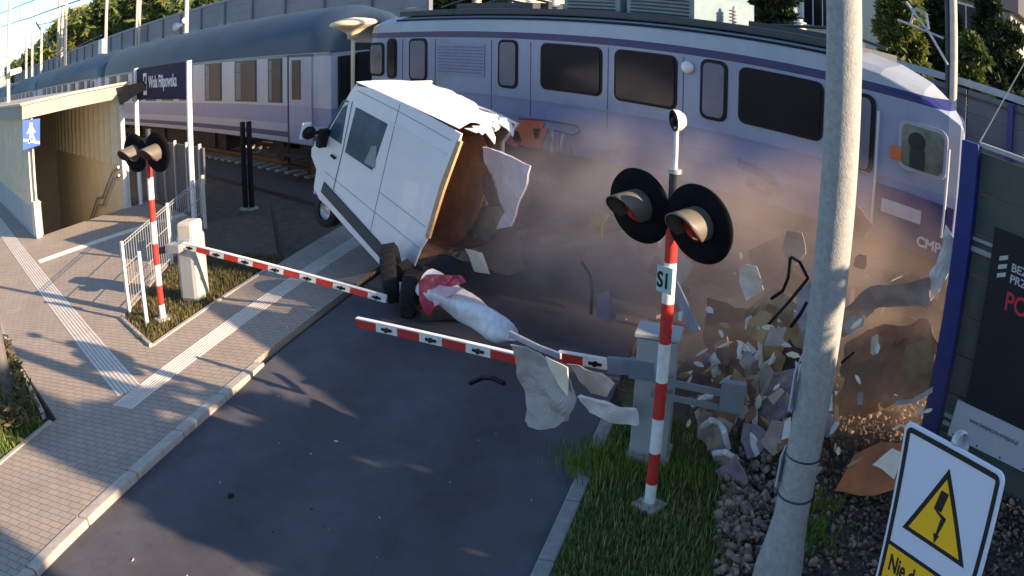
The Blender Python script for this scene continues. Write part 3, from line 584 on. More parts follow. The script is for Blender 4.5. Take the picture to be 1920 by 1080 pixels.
# ------------------------------------------------------------------ crossing light signals
M_LENS = mat('red_lens', (.4, .012, .006), .2, var=.3, scale=30, coat=.5)
M_HOODI = mat('hood_metal', (.13, .115, .095), .5, var=.15)
def signal(base, label, face, tag_s1, bell):
    x, y = base; t = thing('crossing_signal', label, 'warning light', (x, y, 0), 'striped crossing light signals')
    zb = [0, .28, .62, .98, 1.35, 1.73, 2.11, 2.49, 2.98]
    b = MB()
    for i in range(8): b.tube((x, y, zb[i]), (x, y, zb[i+1]), .056, .056, 20, i % 2, caps=False)
    b.tube((x, y, 2.98), (x, y, 3.32), .05, .05, 16, 2); b.build('pole', [M_WHITE, M_RED, M_DGREY], t)
    b = MB(); b.box((x, y, .02), (.26, .26, .05)); b.tube((x, y, .03), (x, y, .07), .085, .07); b.build('foot', M_CONC, t, bevel=.01)
    f = V(face).normalized(); lx = V((-f.y, f.x, 0)); lx = lx if lx.x > 0 else -lx
    for s in (-1, 1):
        dn = (f+V((0, 0, -.1))).normalized()
        c = V((x, y, 2.93))+lx*s*.335+f*.07+V((0, 0, -.0))
        b = MB(); b.lathe(c, dn, [(.0, -.035), (.345, -.03), (.352, -.015), (.345, 0), (.15, .002), (.14, -.01)], 44); d = b.build('backboard', M_BOARD, t)
        b = MB(); b.lathe(c, dn, [(.15, .003), (.135, .05), (.08, .085), (0, .1)], 24); b.build('lens', M_LENS, d)
        prof = [(.142, .0), (.142, .30)]
        b = MB(); ref = V((0, 0, 1)); n = 26; k = n+1; vs = []
        dd = dn; xx = (ref-dd*ref.dot(dd)).normalized(); yy = dd.cross(xx)
        for r in (.16, .152):
            for h in range(7):
                for i in range(k):
                    a = -2.25+4.5*i/n; lim = .30*(1-.62*(abs(a)/2.25)**2.2)
                    vs.append(c+dd*(lim*h/6)+(xx*math.cos(a)+yy*math.sin(a))*r)
        m = 7*k; fs = []
        for o in (0, 1):
            for h in range(6):
                for i in range(n): fs.append((o*m+h*k+i, o*m+h*k+i+1, o*m+(h+1)*k+i+1, o*m+(h+1)*k+i))
        fs += [(6*k+i, 6*k+i+1, m+6*k+i+1, m+6*k+i) for i in range(n)]
        b.add(vs, fs, 0, True); b.build('hood', M_HOODI, d)
        b = MB(); b.tube(c-dn*.03, c-dn*.12, .12, .09); b.bar(c-dn*.08, V((x, y, 2.93)), .05, .06); b.build('lamp_bracket', M_DGREY, t)
    if tag_s1:
        b = MB(); b.box((x+.0, y-.068, 2.34), (.17, .012, .24), 0); b.build('number_plate', mat('plate_pale', (.42, .55, .52), .5), t)
        text('S1', 'lettering', M_BLACK, (x-.078, y-.077, 2.265), (1, 0, 0), (0, 0, 1), .2, t, bold=.003, sx=.72)
        b = MB(); b.tube((x, y, 3.3), (x, y, 3.34), .06); b.build('pole_cap', M_GALV, t)
    if bell:
        b = MB(); b.tube((x, y, 3.32), (x, y, 3.72), .02); b.build('bell_stem', M_WHITE, t)
        b = MB(); c = V((x, y, 3.78)); dn = V((-.45, -.8, -.1)).normalized(); b.lathe(c, dn, [(0, -.07), (.06, -.065), (.095, -.02), (.1, .03)], 20, 1); b.lathe(c, dn, [(.1, .03), (.075, .035), (.07, .01), (.03, .012), (.028, .04), (0, .042)], 20, 0); b.build('bell', [M_BLACK, M_WHITE], t)
    return t
signal((-4.27, 5.72), 'near crossing light with two dark lamps on a striped pole marked S1', (-.05, -1, 0), True, True)
signal((-12.87, 4.02), 'far left crossing light with hooded lamps on a red and white pole', (.3, -.95, 0), False, False)
# ------------------------------------------------------------------ big concrete pole
M_POLE = mat('spun_concrete', (.33, .335, .325), .8, var=.2, scale=20, bump=.35, bscale=70, dirt=.12)
PX0, PY0, PS = -2.665, 5.64, .945
pz = lambda z: 4.7-(4.7-z)*PS
pt = thing('concrete_pole', 'tall round concrete power pole standing in front of the crash', 'pole', (PX0, PY0, 0))
b = MB(); b.lathe((PX0, PY0, 0), (0, 0, 1), [(.235, -.1), (.225, .18), (.19, .42), (.165*PS, .72), (.158*PS, 1.25), (.148*PS, 4.7), (.135*PS, 9.5)], 40); b.build('shaft', M_POLE, pt)
for z in (pz(.72), pz(1.12)):
    b = MB(); r = .168*PS if z < 1 else .160*PS; b.lathe((PX0, PY0, z), (0, 0, 1), [(r-.005, 0), (r+.004, .003), (r+.004, .016), (r-.005, .02)], 40); b.build('steel_band', M_DGREY, pt)
for P_ in ([(-2.99, 5.93, 1.55), (-2.95, 5.80, 1.55), (-2.95, 5.80, 1.9), (-2.99, 5.93, 1.95)], [(-3.0, 5.96, .8), (-2.96, 5.82, .8), (-2.96, 5.82, 1.1), (-3.0, 5.96, 1.15)]):
    b = MB(); b.prism([(x_*PS, y_*PS, pz(z_)) for x_, y_, z_ in P_], (-.01, -.01, 0)); b.build('pole_tag', mat('tag_blue_white', (.45, .52, .62), .5), pt)
# ------------------------------------------------------------------ high voltage warning plate
SR = Matrix(((.9214, .374, -.1061), (-.3643, .9259, .1003), (.1357, -.0538, .9893))); SO = V((-.679, 2.118, 3.687))
sg = bpy.data.objects.new('warning_sign', None); COL.objects.link(sg); sg.matrix_basis = Matrix.Translation(SO) @ SR.to_4x4()
tag(sg, 'white and yellow high voltage warning plate with a black lightning bolt', 'sign')
def srr(x0, x1, z0, z1, r, y, n=6):
    P = []
    for cx_, cz, a0 in ((x1-r, z1-r, 0), (x0+r, z1-r, 90), (x0+r, z0+r, 180), (x1-r, z0+r, 270)):
        for k in range(n): a = math.radians(a0+90*k/(n-1)); P.append((cx_+r*math.cos(a), y, cz+r*math.sin(a)))
    return P
def sb(b, name, m, par=sg, **k): return b.build(name, m, par, world=False, **k)
M_SW = mat('sign_white', (.62, .66, .78), .5, var=.03, scale=3); M_SY = mat('sign_yellow', (.9, .50, .01), .5, var=.04, scale=3); M_SK = mat('sign_black', (.01, .01, .012), .5)
HS = .86
b = MB(); b.prism(srr(0, .42, -HS, 0, .028, 0), (0, .012, 0)); sb(b, 'plate', M_SW, bevel=.003)
def ring(b, x0, x1, z0, z1, r, w, y, ext):
    A = srr(x0, x1, z0, z1, r, y); B = srr(x0+w, x1-w, z0+w, z1-w, max(.004, r-w), y); n = len(A)
    vs = A+B; e = ext; vs2 = [(p[0], p[1]+e, p[2]) for p in vs]
    b.add(vs+vs2, [(i, (i+1) % n, n+(i+1) % n, n+i) for i in range(n)]+[(2*n+i, 2*n+n+i, 3*n+(i+1) % n, 2*n+(i+1) % n) for i in range(n)]+[(i, 2*n+i, 2*n+(i+1) % n, (i+1) % n) for i in range(n)]+[(n+i, n+(i+1) % n, 3*n+(i+1) % n, 3*n+i) for i in range(n)])
b = MB(); ring(b, .012, .408, -HS+.012, -.012, .022, .016, -.0015, .002); b.box((.21, -.0005, -.372), (.366, .002, .012)); sb(b, 'border', M_SK)
b = MB(); b.box((.21, -.0006, -.605), (.364, .002, .454)); sb(b, 'yellow_panel', M_SY)
cx_, ap, bs, hf = .21, -.067, -.30, .142
b = MB(); b.prism([(cx_, -.0012, ap), (cx_-hf, -.0012, bs-.005), (cx_+hf, -.0012, bs-.005)], (0, .002, 0)); sb(b, 'triangle_border', M_SK)
b = MB(); b.prism([(cx_, -.0025, ap-.032), (cx_-hf+.027, -.0025, bs+.009), (cx_+hf-.027, -.0025, bs+.009)], (0, .0022, 0)); sb(b, 'triangle', M_SY)
b = MB()
b.prism([(cx_-.012, -.004, -.135), (cx_+.02, -.004, -.135), (cx_+.004, -.004, -.195), (cx_-.028, -.004, -.195)], (0, .002, 0))
b.prism([(cx_-.028, -.004, -.195), (cx_-.014, -.004, -.195), (cx_+.03, -.004, -.205), (cx_+.012, -.004, -.213)], (0, .002, 0))
b.prism([(cx_+.030, -.004, -.205), (cx_+.008, -.004, -.215), (cx_+.001, -.004, -.268), (cx_+.008, -.004, -.268)], (0, .002, 0))
b.prism([(cx_-.008, -.004, -.262), (cx_+.017, -.004, -.262), (cx_+.003, -.004, -.29)], (0, .002, 0)); sb(b, 'lightning_bolt', M_SK)
text('Nie dotykać!', 'lettering', M_SK, SO+SR@V((.046, -.0025, -.452)), SR@V((1, 0, 0)), SR@V((0, 0, 1)), .075, sg, ext=.0008, bold=.0014, sx=.72)
text('Przewody pod\nnapięciem', 'lettering', M_SK, SO+SR@V((.046, -.0025, -.50)), SR@V((1, 0, 0)), SR@V((0, 0, 1)), .036, sg, ext=.0008, bold=.0006)
b = MB(); b.lathe((.2, .04, .0), (1, 0, 0), [(.03, -.012), (.036, -.006), (.036, .006), (.03, .012)], 20); b.tube((.21, .03, 0), (.21, .03, -3.6), .03); sb(b, 'mounting_post', M_GALV)
# ------------------------------------------------------------------ near fence with the billboard (right)
FY = 8.9
nf = thing('noise_fence', 'near dark grey fence carrying the black safety banner, blue end post', 'fence', (-1, FY, 0))
M_FPAN = mat('fence_panel', (.075, .088, .08), .75, var=.15, scale=4, dirt=.2)
b = MB(); b.box((-2.49, FY, 1.98), (.22, .2, 4.0)); b.build('blue_post', M_BLUE, nf, bevel=.015)
b = MB(); b.box((4.0, FY+.3, 1.95), (.2, .2, 4.0)); b.build('blue_post', M_BLUE, nf, bevel=.015)
b = MB()
for k in range(8):
    for j in range(6): b.box((-2.4+j*1.6+.8, FY+.1, .26+k*.485), (1.585, .08, .47))
b.build('panel', M_FPAN, nf, bevel=.012)
b = MB(); b.box((2.4, FY+.08, 3.98), (9.6, .16, .05)); b.box((2.4, FY+.04, 2.76), (9.6, .05, .06)); b.box((2.4, FY+.04, 2.88), (9.6, .05, .04)); b.build('rail', mat('fence_rail', (.33, .36, .38), .5, .3), nf)
b = MB(); b.box((-2.0, FY+.03, .72), (.7, .03, .05)); b.box((-2.0, FY+.03, .62), (.7, .03, .05)); b.build('clamp', M_CAB, nf)
bb = thing('safety_banner', 'black advertising banner with red letters hung on the near fence', 'banner', (0, FY-.08, 0))
YB = FY-.03
b = MB(); b.box((-.05, YB, 2.02), (4.1, .03, 2.18)); b.build('sheet', mat('banner_black', (.010, .010, .016), .75, var=.3, scale=1), bb)
tl = PY(1858, 478, YB-.02); M_BW = mat('banner_white', (.5, .5, .52), .6); M_BR = mat('banner_red', (.6, .03, .05), .6)
text('BEZPIECZNY\nPRZEJAZD', 'lettering', M_BW, (-1.82, YB-.018, 2.70), (1, 0, 0), (0, 0, 1), .13, bb, bold=.003)
b = MB()
for k in range(3): b.prism([(-1.99, YB-.022, 2.56+k*.1), (-1.88, YB-.022, 2.61+k*.1), (-1.88, YB-.022, 2.66+k*.1), (-1.99, YB-.022, 2.61+k*.1)], (0, .006, 0))
b.build('logo', M_BW, bb)
text('POS', 'lettering', M_BR, (-1.84, YB-.018, 2.25), (1, 0, 0), (0, 0, 1), .30, bb, bold=.004, sx=.8)
text('G', 'lettering', M_BW, (-1.50, YB-.018, 2.0), (1, 0, 0), (0, 0, 1), .16, bb)
wp = thing('notice_board', 'white strip board with small grey print below the black banner', 'sign', (0, FY-.08, .7))
b = MB(); b.prism([(-2.2, YB-.02, .99), (2.0, YB-.02, 1.02), (2.0, YB-.02, .55), (-2.23, YB-.02, .52)], (0, .02, 0)); b.build('board', mat('board_white', (.50, .51, .55), .6, var=.05), wp)
text('www.bezpieczny-przejazd.pl', 'lettering', mat('print_grey', (.12, .12, .14)), (-1.98, YB-.026, .80), (1, 0, 0), (0, 0, 1), .085, wp, sx=.75)
text('S', 'lettering', M_SK, (-.98, YB-.026, .70), (1, 0, 0), (0, 0, 1), .2, wp)
for k in range(9): b = MB(); b.tube((-2.15+k*.35, YB-.03, .56), (-2.15+k*.35, YB-.018, .56), .012, n=8); b.build('rivet', M_DGREY, wp)
# ------------------------------------------------------------------ noise barriers behind the tracks
def barrier_wall(x0, x1, y, z, label, step, colp, capc, posts=True):
    t = thing('noise_barrier', label, 'noise barrier', ((x0+x1)/2, y, 0))
    b = MB(); n = int((x1-x0)/step)
    for i in range(n):
        for k in range(int(z/.5)): b.box((x0+(i+.5)*step, y, .25+k*.5), (step-.06, .1, .49))
    b.build('panel', colp, t)
    b = MB(); b.box(((x0+x1)/2, y, z+.03), (x1-x0, .22, .16)); b.build('cap', capc, t)
    if posts:
        pm = mat('barrier_post', (.12, .14, .17), .6)
        for i in range(n+1):
            b = MB(); b.box((x0+i*step, y-.07, z/2-.05), (.16, .18, z)); b.build('post', pm, t)
    return t
barrier_wall(-150, -26, 19.5, 7.0, 'long grey noise barrier behind the coaches, below the trees', 4.0, mat('barrier_grey', (.2, .215, .25), .7, var=.1, scale=.5), mat('barrier_cap', (.22, .25, .3), .6))
rb_ = barrier_wall(-8, 22, 16.2, 4.6, 'blue grey noise barrier beyond the locomotive nose with a pale cap', 3.3, mat('barrier_slate', (.12, .14, .165), .7, var=.15, scale=2), mat('barrier_cap_pale', (.3, .36, .42), .6), False)
xs_ = [PY(1893, 250, 16.0).x]
for dx in (0, 3.3, 6.6): 
    b = MB(); b.box((xs_[0]+dx, 16.05, 2.3), (.12, .14, 4.4)); b.build('post', M_BLUE, rb_)
b = MB(); b.box((7, 16.12, 4.35), (30, .03, .05)); b.build('seam', M_DGREY, rb_)
# ------------------------------------------------------------------ masts, lamp posts and wires
M_MAST = mat('mast_concrete', (.5, .46, .4), .8, var=.1)
def mast(px, pytop, pybot, y, r, label, lamp=None, group='masts along the line', nm='catenary_mast', h=9):
    p = PY(px, pybot, y); t = thing(nm, label, 'mast', (p.x, y, 0), group)
    b = MB(); b.tube((p.x, y, 0), (p.x, y, h), r, r*.8, 10); b.build('shaft', M_MAST, t)
    if lamp == 'box':
        b = MB(); b.box((p.x-.5, y-.2, p.z+.4), (1.3, .3, 1.2)); b.build('white_box', M_WHITE, t, bevel=.1)
    if lamp == 'spk':
        b = MB(); b.lathe((p.x-.4, y-.2, p.z+.3), (-1, -.3, -.2), [(.08, -.3), (.1, 0), (.3, .3), (0, .25)], 12); b.lathe((p.x+.3, y-.2, p.z+.5), (1, -.3, 0), [(.08, -.3), (.1, 0), (.2, .2), (0, .2)], 12); b.build('loudspeaker', M_WHITE, t)
    return t
for a in ((198, 0, 95, 14.9, .14, 'pole with a white box just above the coach roof', 'box', 15), (349, 0, 55, 14.9, .14, 'white pole with loudspeakers just above the coach roof', 'spk', 12),
          (256, 0, 75, 19.0, .13, 'first of a pair of thin posts before the green trees', None, 14), (261, 0, 75, 19.0, .13, 'second of a pair of thin posts before the green trees', None, 14),
          (122, 40, 110, 14.9, .17, 'short post left of the twin masts, at the tree edge', None, 12),
          (109, 0, 95, 19, .22, 'left one of the twin masts carrying the wires', None, 22), (116, 0, 95, 19, .22, 'right one of the twin masts carrying the wires', None, 22),
          (77, 90, 130, 14.9, .2, 'small far mast beside the small tree', None, 11), (60, 105, 135, 14.9, .2, 'smaller far mast near the end of the train', None, 11), (49, 110, 145, 14.9, .2, 'smallest far mast near the end of the train', None, 11)):
    mast(a[0], a[1], a[2], a[3], a[4], a[5], a[6], h=a[7])
p = PX(15.5, 160, -45); t = thing('platform_lamp_post', 'tall pale lamp post at the left edge with a small white floodlight', 'lamp post', (p.x, p.y, 0))
b = MB(); b.tube((p.x, p.y, 0), (p.x, p.y, 14), .12, .1, 12); b.build('shaft', M_MAST, t)
b = MB(); q = PX(20, 137, -45); b.box(q+V((.3, .25, 0)), (.5, .7, .35)); b.build('floodlight', M_WHITE, t, bevel=.06)
# big right mast with bracket
p = PY(1788, 140, 15.6); t = thing('catenary_mast', 'concrete mast with a grey bracket standing behind the right noise barrier', 'mast', (p.x, 15.6, 0), 'masts along the line')
b = MB(); b.tube((p.x, 15.6, 0), (p.x, 15.6, 11), .085, .08, 12); b.tube((p.x-.14, 15.6, 0), (p.x-.14, 15.6, 11), .05, .05, 12, 1); b.build('shaft', [M_MAST, M_DGREY], t)
b = MB(); b.path([(p.x-1.0, 15.4, 6.05), (p.x-.5, 15.4, 5.5), (p.x-.1, 15.5, 4.9)], .035); b.path([(p.x-1.2, 15.4, 5.6), (p.x-.2, 15.5, 5.45)], .03); b.path([(p.x-.9, 15.4, 5.6), (p.x-.8, 15.4, 5.95), (p.x-.55, 15.4, 5.9), (p.x-.5, 15.4, 5.55)], .03); b.build('bracket', M_GALV, t)
def wire(pts, y, label, r=.03, grp='overhead wires'):
    P = [PY(px, py, yy) for (px, py), yy in zip(pts, y)] ; b = MB(); Q = []
    for a, c in zip(P[:-1], P[1:]):
        for k in range(8): Q.append(a.lerp(c, k/8))
    Q.append(P[-1]); b.path(Q, r, 6)
    return tag(b.build('overhead_wire', M_DGREY), label, 'wire', grp)
wire([(0, 26), (90, -10)], (16, 16), 'topmost overhead wire in the left corner of the sky', .07)
wire([(0, 51), (60, 32), (165, -5)], (16, 16, 16), 'overhead wire with droppers below the topmost one', .07)
wire([(-5, 150), (60, 95), (110, 60), (160, 20), (190, -10)], (17, 17, 17, 17, 17), 'steep overhead wire crossing in front of the twin masts', .05)
wire([(10, 160), (50, 128), (100, 110), (190, 66)], (15, 15, 15, 15), 'low overhead wire running to the green trees', .04)
wire([(0, 110), (50, 90), (100, 38), (150, 20)], (17, 17, 17, 17), 'thin overhead wire above the small tree', .04)
wire([(70, 47), (105, 40)], (18, 18), 'short steady wire left of the twin masts', .06)
b = MB(); b.path([PY(68, 43, 18), PY(100, 92, 18)], .12, 6); tag(b.build('mast_bracket', M_DGREY), 'slanted grey strut hanging in the sky left of the twin masts', 'strut')
for px, y0, y1, nn in ((20, 19, 45, 'left'), (38, 14, 37, 'right')):
    b = MB(); b.path([PY(px, y0, 16), PY(px-1, y1, 16)], .04, 6); tag(b.build('dropper_wire', M_DGREY), nn+' one of the short droppers between the two topmost overhead wires', 'wire', 'overhead wires')
b = MB(); b.path([PY(1836, 268, 9), PY(1880, 190, 9), PY(1925, 110, 9)], .008, 6); tag(b.build('guy_wire', M_GALV), 'thin slanting stay wire above the near fence at the right', 'wire')
# ------------------------------------------------------------------ underpass shelter (left)
M_CORR = mat('corrugated_cream', (.64, .59, .46), .55, var=.08, scale=3, dirt=.15)
M_CORR2 = mat('corrugated_shade', (.16, .15, .13), .6)
sh = thing('underpass_shelter', 'canopy with ribbed cream walls over the stairs to the underpass', 'shelter', (-30, 5, 0))
XR = -23.0
b = MB(); b.add([(XR, 3.2, 4.04), (XR, 6.6, 3.78), (-60, 6.6, 3.78), (-60, 3.2, 4.04), (XR, 3.2, 3.62), (XR, 6.6, 3.38), (-60, 6.6, 3.38), (-60, 3.2, 3.62)],
    [(0, 1, 2, 3), (4, 7, 6, 5), (0, 4, 5, 1), (0, 3, 7, 4), (2, 1, 5, 6), (3, 2, 6, 7)]); b.build('roof', mat('canopy_fascia', (.30, .28, .25), .6, var=.08, scale=2), sh)
b = MB(); b.bar((XR+.01, 3.15, 4.09), (XR+.01, 6.65, 3.82), .1, .07); b.bar((XR, 3.18, 4.09), (-60, 3.18, 4.09), .1, .07); b.build('roof_edge', mat('canopy_edge', (.6, .45, .3), .5), sh)
b = MB(); b.prism([(XR+.02, 6.2, 3.75), (XR+.9, 6.75, 3.78), (XR+.9, 6.9, 3.55), (XR+.02, 6.3, 3.2)], (-.1, .1, 0)); b.build('underside_shade', M_DGREY, sh)  # dark wedge put where only shade lies under the canopy end
def ribs(b, xa, xb, y, z0, z1, pitch, side, mi=0, d=.07):
    n = int(abs(xb-xa)/pitch)
    for i in range(n):
        x = xa+(xb-xa)*(i+.5)/n
        b.prism([(x-pitch*.34, y, z0), (x-pitch*.22, y+side*d, z0), (x+pitch*.06, y+side*d, z0), (x+pitch*.3, y, z0)], (0, 0, z1-z0), mi)
b = MB(); b.box((-41.6, 3.52, 2.2), (37, .05, 2.8)); ribs(b, XR-.5, -46, 3.49, .95, 3.6, .62, -1, d=.16); b.build('near_wall', M_CORR, sh)
b = MB(); b.box((-41.6, 3.5, .45), (37, .16, .95)); b.box((-41.6, 3.5, .03), (37, .2, .1)); b.build('near_parapet', mat('parapet_grey', (.42, .42, .43), .8, var=.1, scale=2, dirt=.15), sh)
b = MB(); b.box((-41.6, 6.42, 2.45), (37, .05, 2.2)); ribs(b, XR-.4, -46, 6.39, 1.35, 3.5, .75, -1, d=.2); b.build('far_wall', M_CORR, sh)
b = MB(); b.box((-41.6, 6.45, -.9), (37, .2, 4.5)); b.build('far_retaining_wall', mat('retaining_beige', (.72, .65, .5), .85, var=.1, scale=1.5), sh)
b = MB(); b.box((-41.6, 3.62, -1.5), (37, .1, 3.0)); b.box((-28.8, 5, -3.1), (11.6, 2.9, .2)); b.build('pit_walls', M_CONC, sh)
b = MB()
for k in range(18): b.box((-23.3-k*.3-.15, 5, -.09-k*.165-.5), (.3, 2.75, 1.0))
b.build('steps', M_CONC, sh)
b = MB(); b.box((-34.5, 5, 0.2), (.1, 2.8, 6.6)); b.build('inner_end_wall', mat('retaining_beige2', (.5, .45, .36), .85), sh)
b = MB(); b.box((XR-.35, 3.48, 1.82), (.16, .2, 3.65)); b.box((XR-.12, 3.5, .55), (.24, .2, 1.1)); b.build('corner_post', mat('post_cream', (.66, .6, .48), .5, dirt=.1), sh, bevel=.02)
b = MB(); b.box((XR-.15, 6.4, 1.7), (.22, .14, 3.4)); b.build('corner_post', mat('post_white', (.6, .6, .6), .5), sh, bevel=.02)
b = MB(); b.box((XR-.25, 4.55, 2.0), (.05, 1.1, .12)) if 0 else None
b.path([(XR-.2, 3.66, 1.0), (XR-.4, 3.66, 1.0), (XR-3, 3.66, -.4)], .025); b.path([(XR-.3, 3.66, 0), (XR-.3, 3.66, 1.0)], .025); b.build('handrail', M_GALV, sh)
b = MB(); b.path([(XR-.2, 6.25, 1.3), (XR-1.0, 6.25, 1.1), (XR-2.6, 6.25, .1), (XR-3.4, 6.25, .0), (XR-5.5, 6.25, -1.4)], .035); b.path([(XR-.2, 6.25, 1.05), (XR-1.0, 6.25, .85), (XR-2.6, 6.25, -.15), (XR-3.4, 6.25, -.25), (XR-5.5, 6.25, -1.65)], .03); b.build('stair_handrail', M_GALV, sh)
ps = thing('pedestrian_sign', 'blue square sign with a white walking figure on steps, at the shelter corner', 'sign', (XR, 3.4, 2.6))
b = MB(); a0 = PX(42, 226, XR+.1); a1 = PX(75, 222, XR+.1); a2 = PX(75, 272, XR+.1); a3 = PX(43, 282, XR+.1)
b.prism([a0, a1, a2, a3], (-.03, 0, 0)); b.build('plate', mat('sign_blue', (.02, .09, .42), .5), ps)
def onp(u, v): return a0.lerp(a1, u).lerp(a3.lerp(a2, u), v)+V((.012, 0, 0))
b = MB()
for P in ([(.40, .12), (.56, .12), (.56, .26), (.40, .26)], [(.38, .28), (.6, .28), (.6, .55), (.42, .55)], [(.42, .55), (.52, .55), (.42, .82), (.3, .82)], [(.52, .55), (.62, .55), (.72, .76), (.62, .78)], [(.38, .3), (.44, .36), (.28, .5), (.24, .46)], [(.6, .3), (.74, .46), (.7, .5), (.58, .38)], [(.05, .62), (.98, .86), (.98, .95), (.05, .71)]):
    b.prism([onp(*q) for q in P], (-.008, 0, 0))
b.build('walking_figure', M_WHITE, ps)
iq = thing('information_plate', 'long black plate with small white print on the inner shelter wall', 'sign', (XR, 6, 3))
A = [PY(91, 226, 6.3), PY(140, 211, 6.3), PY(140, 229, 6.3), PY(91, 243, 6.3)]
b = MB(); b.prism(A, (0, .03, 0)); b.build('plate', M_BLACK, iq)
b = MB()
for k in range(9):
    u0 = .08+k*.095
    p0 = A[0].lerp(A[1], u0).lerp(A[3].lerp(A[2], u0), .4); b.box(p0+V((0, -.01, 0)), (.28+.1*(k % 3), .008, .13+.05*(k % 2)))
b.build('print', mat('print_white', (.5, .5, .5)), iq)
# platform fence and ground behind shelter
pf = thing('platform_fence', 'low wall of grey panels closing off the platform behind the stairs', 'fence', (-20, 7.3, 0))
for k in range(5):
    b = MB(); x = -22.8+k*.95; b.box((x, 7.3, 1.0), (.07, .07, 1.9)); b.build('post', M_GALV, pf)
b = MB(); b.box((-20.8, 7.34, 1.0), (4.0, .05, 1.7)); b.build('panel', mat('panel_dark', (.09, .085, .09), .7), pf)
# ------------------------------------------------------------------ station name sign
ns = thing('station_name_sign', 'navy station name sign on two white posts before the coach', 'sign', (-20.5, 6.8, 0))
YN = 6.9; tl_ = PY(258, 126, YN); tr_ = PY(355, 118, YN); zt = (tl_.z+tr_.z)/2; zb_ = zt-.97
b = MB(); b.box(((tl_.x+tr_.x)/2, YN, (zt+zb_)/2), (tr_.x-tl_.x, .06, zt-zb_)); b.build('board', mat('board_navy', (.02, .018, .055), .7, var=.2, scale=1, spec=.15), ns)
for px in (258, 357):
    q = PY(px, 250, YN); b = MB(); b.tube((q.x+.03, YN-.02, 0), (q.x+.03, YN-.02, zt+.02), .07, .07, 14); b.build('post', mat('post_bright', (.8, .78, .75), .4), ns)
q = PY(282, 165, YN)
text('Wola Filipowska', 'lettering', mat('letters_white', (.75, .75, .78), .5), (q.x-.05, YN-.036, zt-.62), (1, 0, 0), (0, 0, 1), .50, ns, bold=.008, sx=.72)
b = MB(); b.box((q.x-.42, YN-.034, zt-.50), (.32, .01, .66)); b.box((q.x-.40, YN-.042, zt-.34), (.16, .008, .14), 1); b.box((q.x-.36, YN-.042, zt-.6), (.18, .008, .2), 1); b.build('logo', [M_WHITE, MATS['board_navy']], ns)
# dark bollard posts by the track
for i, px in enumerate((455, 467)):
    q = PY(px, 250, 8.4+.1*i); t = thing('signal_post', ['left one of two slim black posts between verge and track', 'right one of two slim black posts between verge and track'][i], 'post', (q.x, q.y, 0))
    b = MB(); b.box((q.x, q.y, 1.15), (.12, .1, 2.3)); b.build('shaft', M_BLACK, t, bevel=.01)
    b = MB(); b.box((q.x, q.y, .03), (.24, .24, .06)); b.build('foot', M_CONC, t)
# ------------------------------------------------------------------ mesh fence on the verge
mf = thing('mesh_fence', 'pale wire mesh fence panel with steel posts beside the left signal', 'fence', (-15, 4.5, 0))
A0 = V((-13.95, 3.7, 0)); A1 = V((-18.1, 7.0, 0)); M_FEN = mat('fence_cream', (.62, .6, .52), .5, var=.1)
for k in (0, .5, 1.0):
    p = A0.lerp(A1, k); b = MB(); b.box(p+V((0, 0, .62)), (.07, .07, 1.36)); b.build('post', M_FEN, mf, bevel=.01)
b = MB()
for z in (.12, .45, .8, 1.2, 1.26): b.bar(A0+V((0, 0, z)), A1+V((0, 0, z)), .012, .014)
for k in range(40): p = A0.lerp(A1, (k+.5)/40); b.tube(p+V((0, 0, .08)), p+V((0, 0, 1.27)), .0045, n=4, caps=False)
b.build('mesh', mat('mesh_grey', (.5, .5, .46), .5, .3), mf)
rp = A0+V((.5, .2, 0)); B1 = ST(9.5, -8.9)
b = MB(); b.bar(A0+V((0, 0, 1.1)), A0+V((.45, -.02, 1.05)), .012, .014) if 0 else None
wpst = V(G(276, 608))
t = thing('white_marker_post', 'thin white post in the verge just left of the striped pole', 'post', (wpst.x, wpst.y, 0))
b = MB(); b.tube((wpst.x, wpst.y, 0), (wpst.x, wpst.y, 1.28), .035, .035, 12); b.build('shaft', M_WHITE, t)
b = MB(); b.box((wpst.x-.09, wpst.y+.02, .95), (.1, .03, .42)); b.build('plate', M_DGREY, t)
# foreground post at left edge
fp = G(18, 742); t = thing('grey_post', 'thick dark grey post at the left edge of the pavement', 'post', (fp.x, fp.y, 0))
b = MB(); b.tube((fp.x-.06, fp.y, 0), (fp.x-.06, fp.y, 1.55), .105, .095, 18); b.tube((fp.x-.06, fp.y, 1.55), (fp.x-.06, fp.y, 4.5), .075, .06, 18, 1); b.build('shaft', [mat('post_grey', (.13, .12, .12), .7), M_POLE], t)
# ------------------------------------------------------------------ plants
def blades(name, pts, h, m, label, w=.006, lean=.5):
    n = len(pts); p = np.array(pts); a = rng.uniform(0, 2*np.pi, n); hh = h*rng.uniform(.5, 1.25, n); ln = lean*rng.uniform(.1, 1, n)*hh
    d = np.stack([np.cos(a), np.sin(a), 0*a], 1); s = np.stack([-np.sin(a), np.cos(a), 0*a], 1)*(w*rng.uniform(.6, 1.5, n))[:, None]
    z = np.array([0, 0, 1.])
    m1 = p+d*(ln*.35)[:, None]+z*(hh*.6)[:, None]; tp = p+d*ln[:, None]+z*hh[:, None]
    v = np.stack([p-s, p+s, m1+s*.7, m1-s*.7, tp], 1).reshape(-1, 3)
    base = np.arange(n)*5; f = np.concatenate([np.stack([base, base+1, base+2], 1), np.stack([base, base+2, base+3], 1), np.stack([base+3, base+2, base+4], 1)])
    o = tris_mesh(name, v, f, m); tag(o, label, 'grass', kind='stuff'); return o
M_GR = island_mat('grass_blades', [(.035, .085, .014), (.08, .16, .025), (.16, .25, .04), (.32, .30, .11)], .7, .35)
M_GRL = island_mat('grass_painted_lit', [(.07, .14, .02), (.16, .26, .03), (.28, .34, .05)], .7, .4)  # brighter copy of the blades, sunlight put into the colours
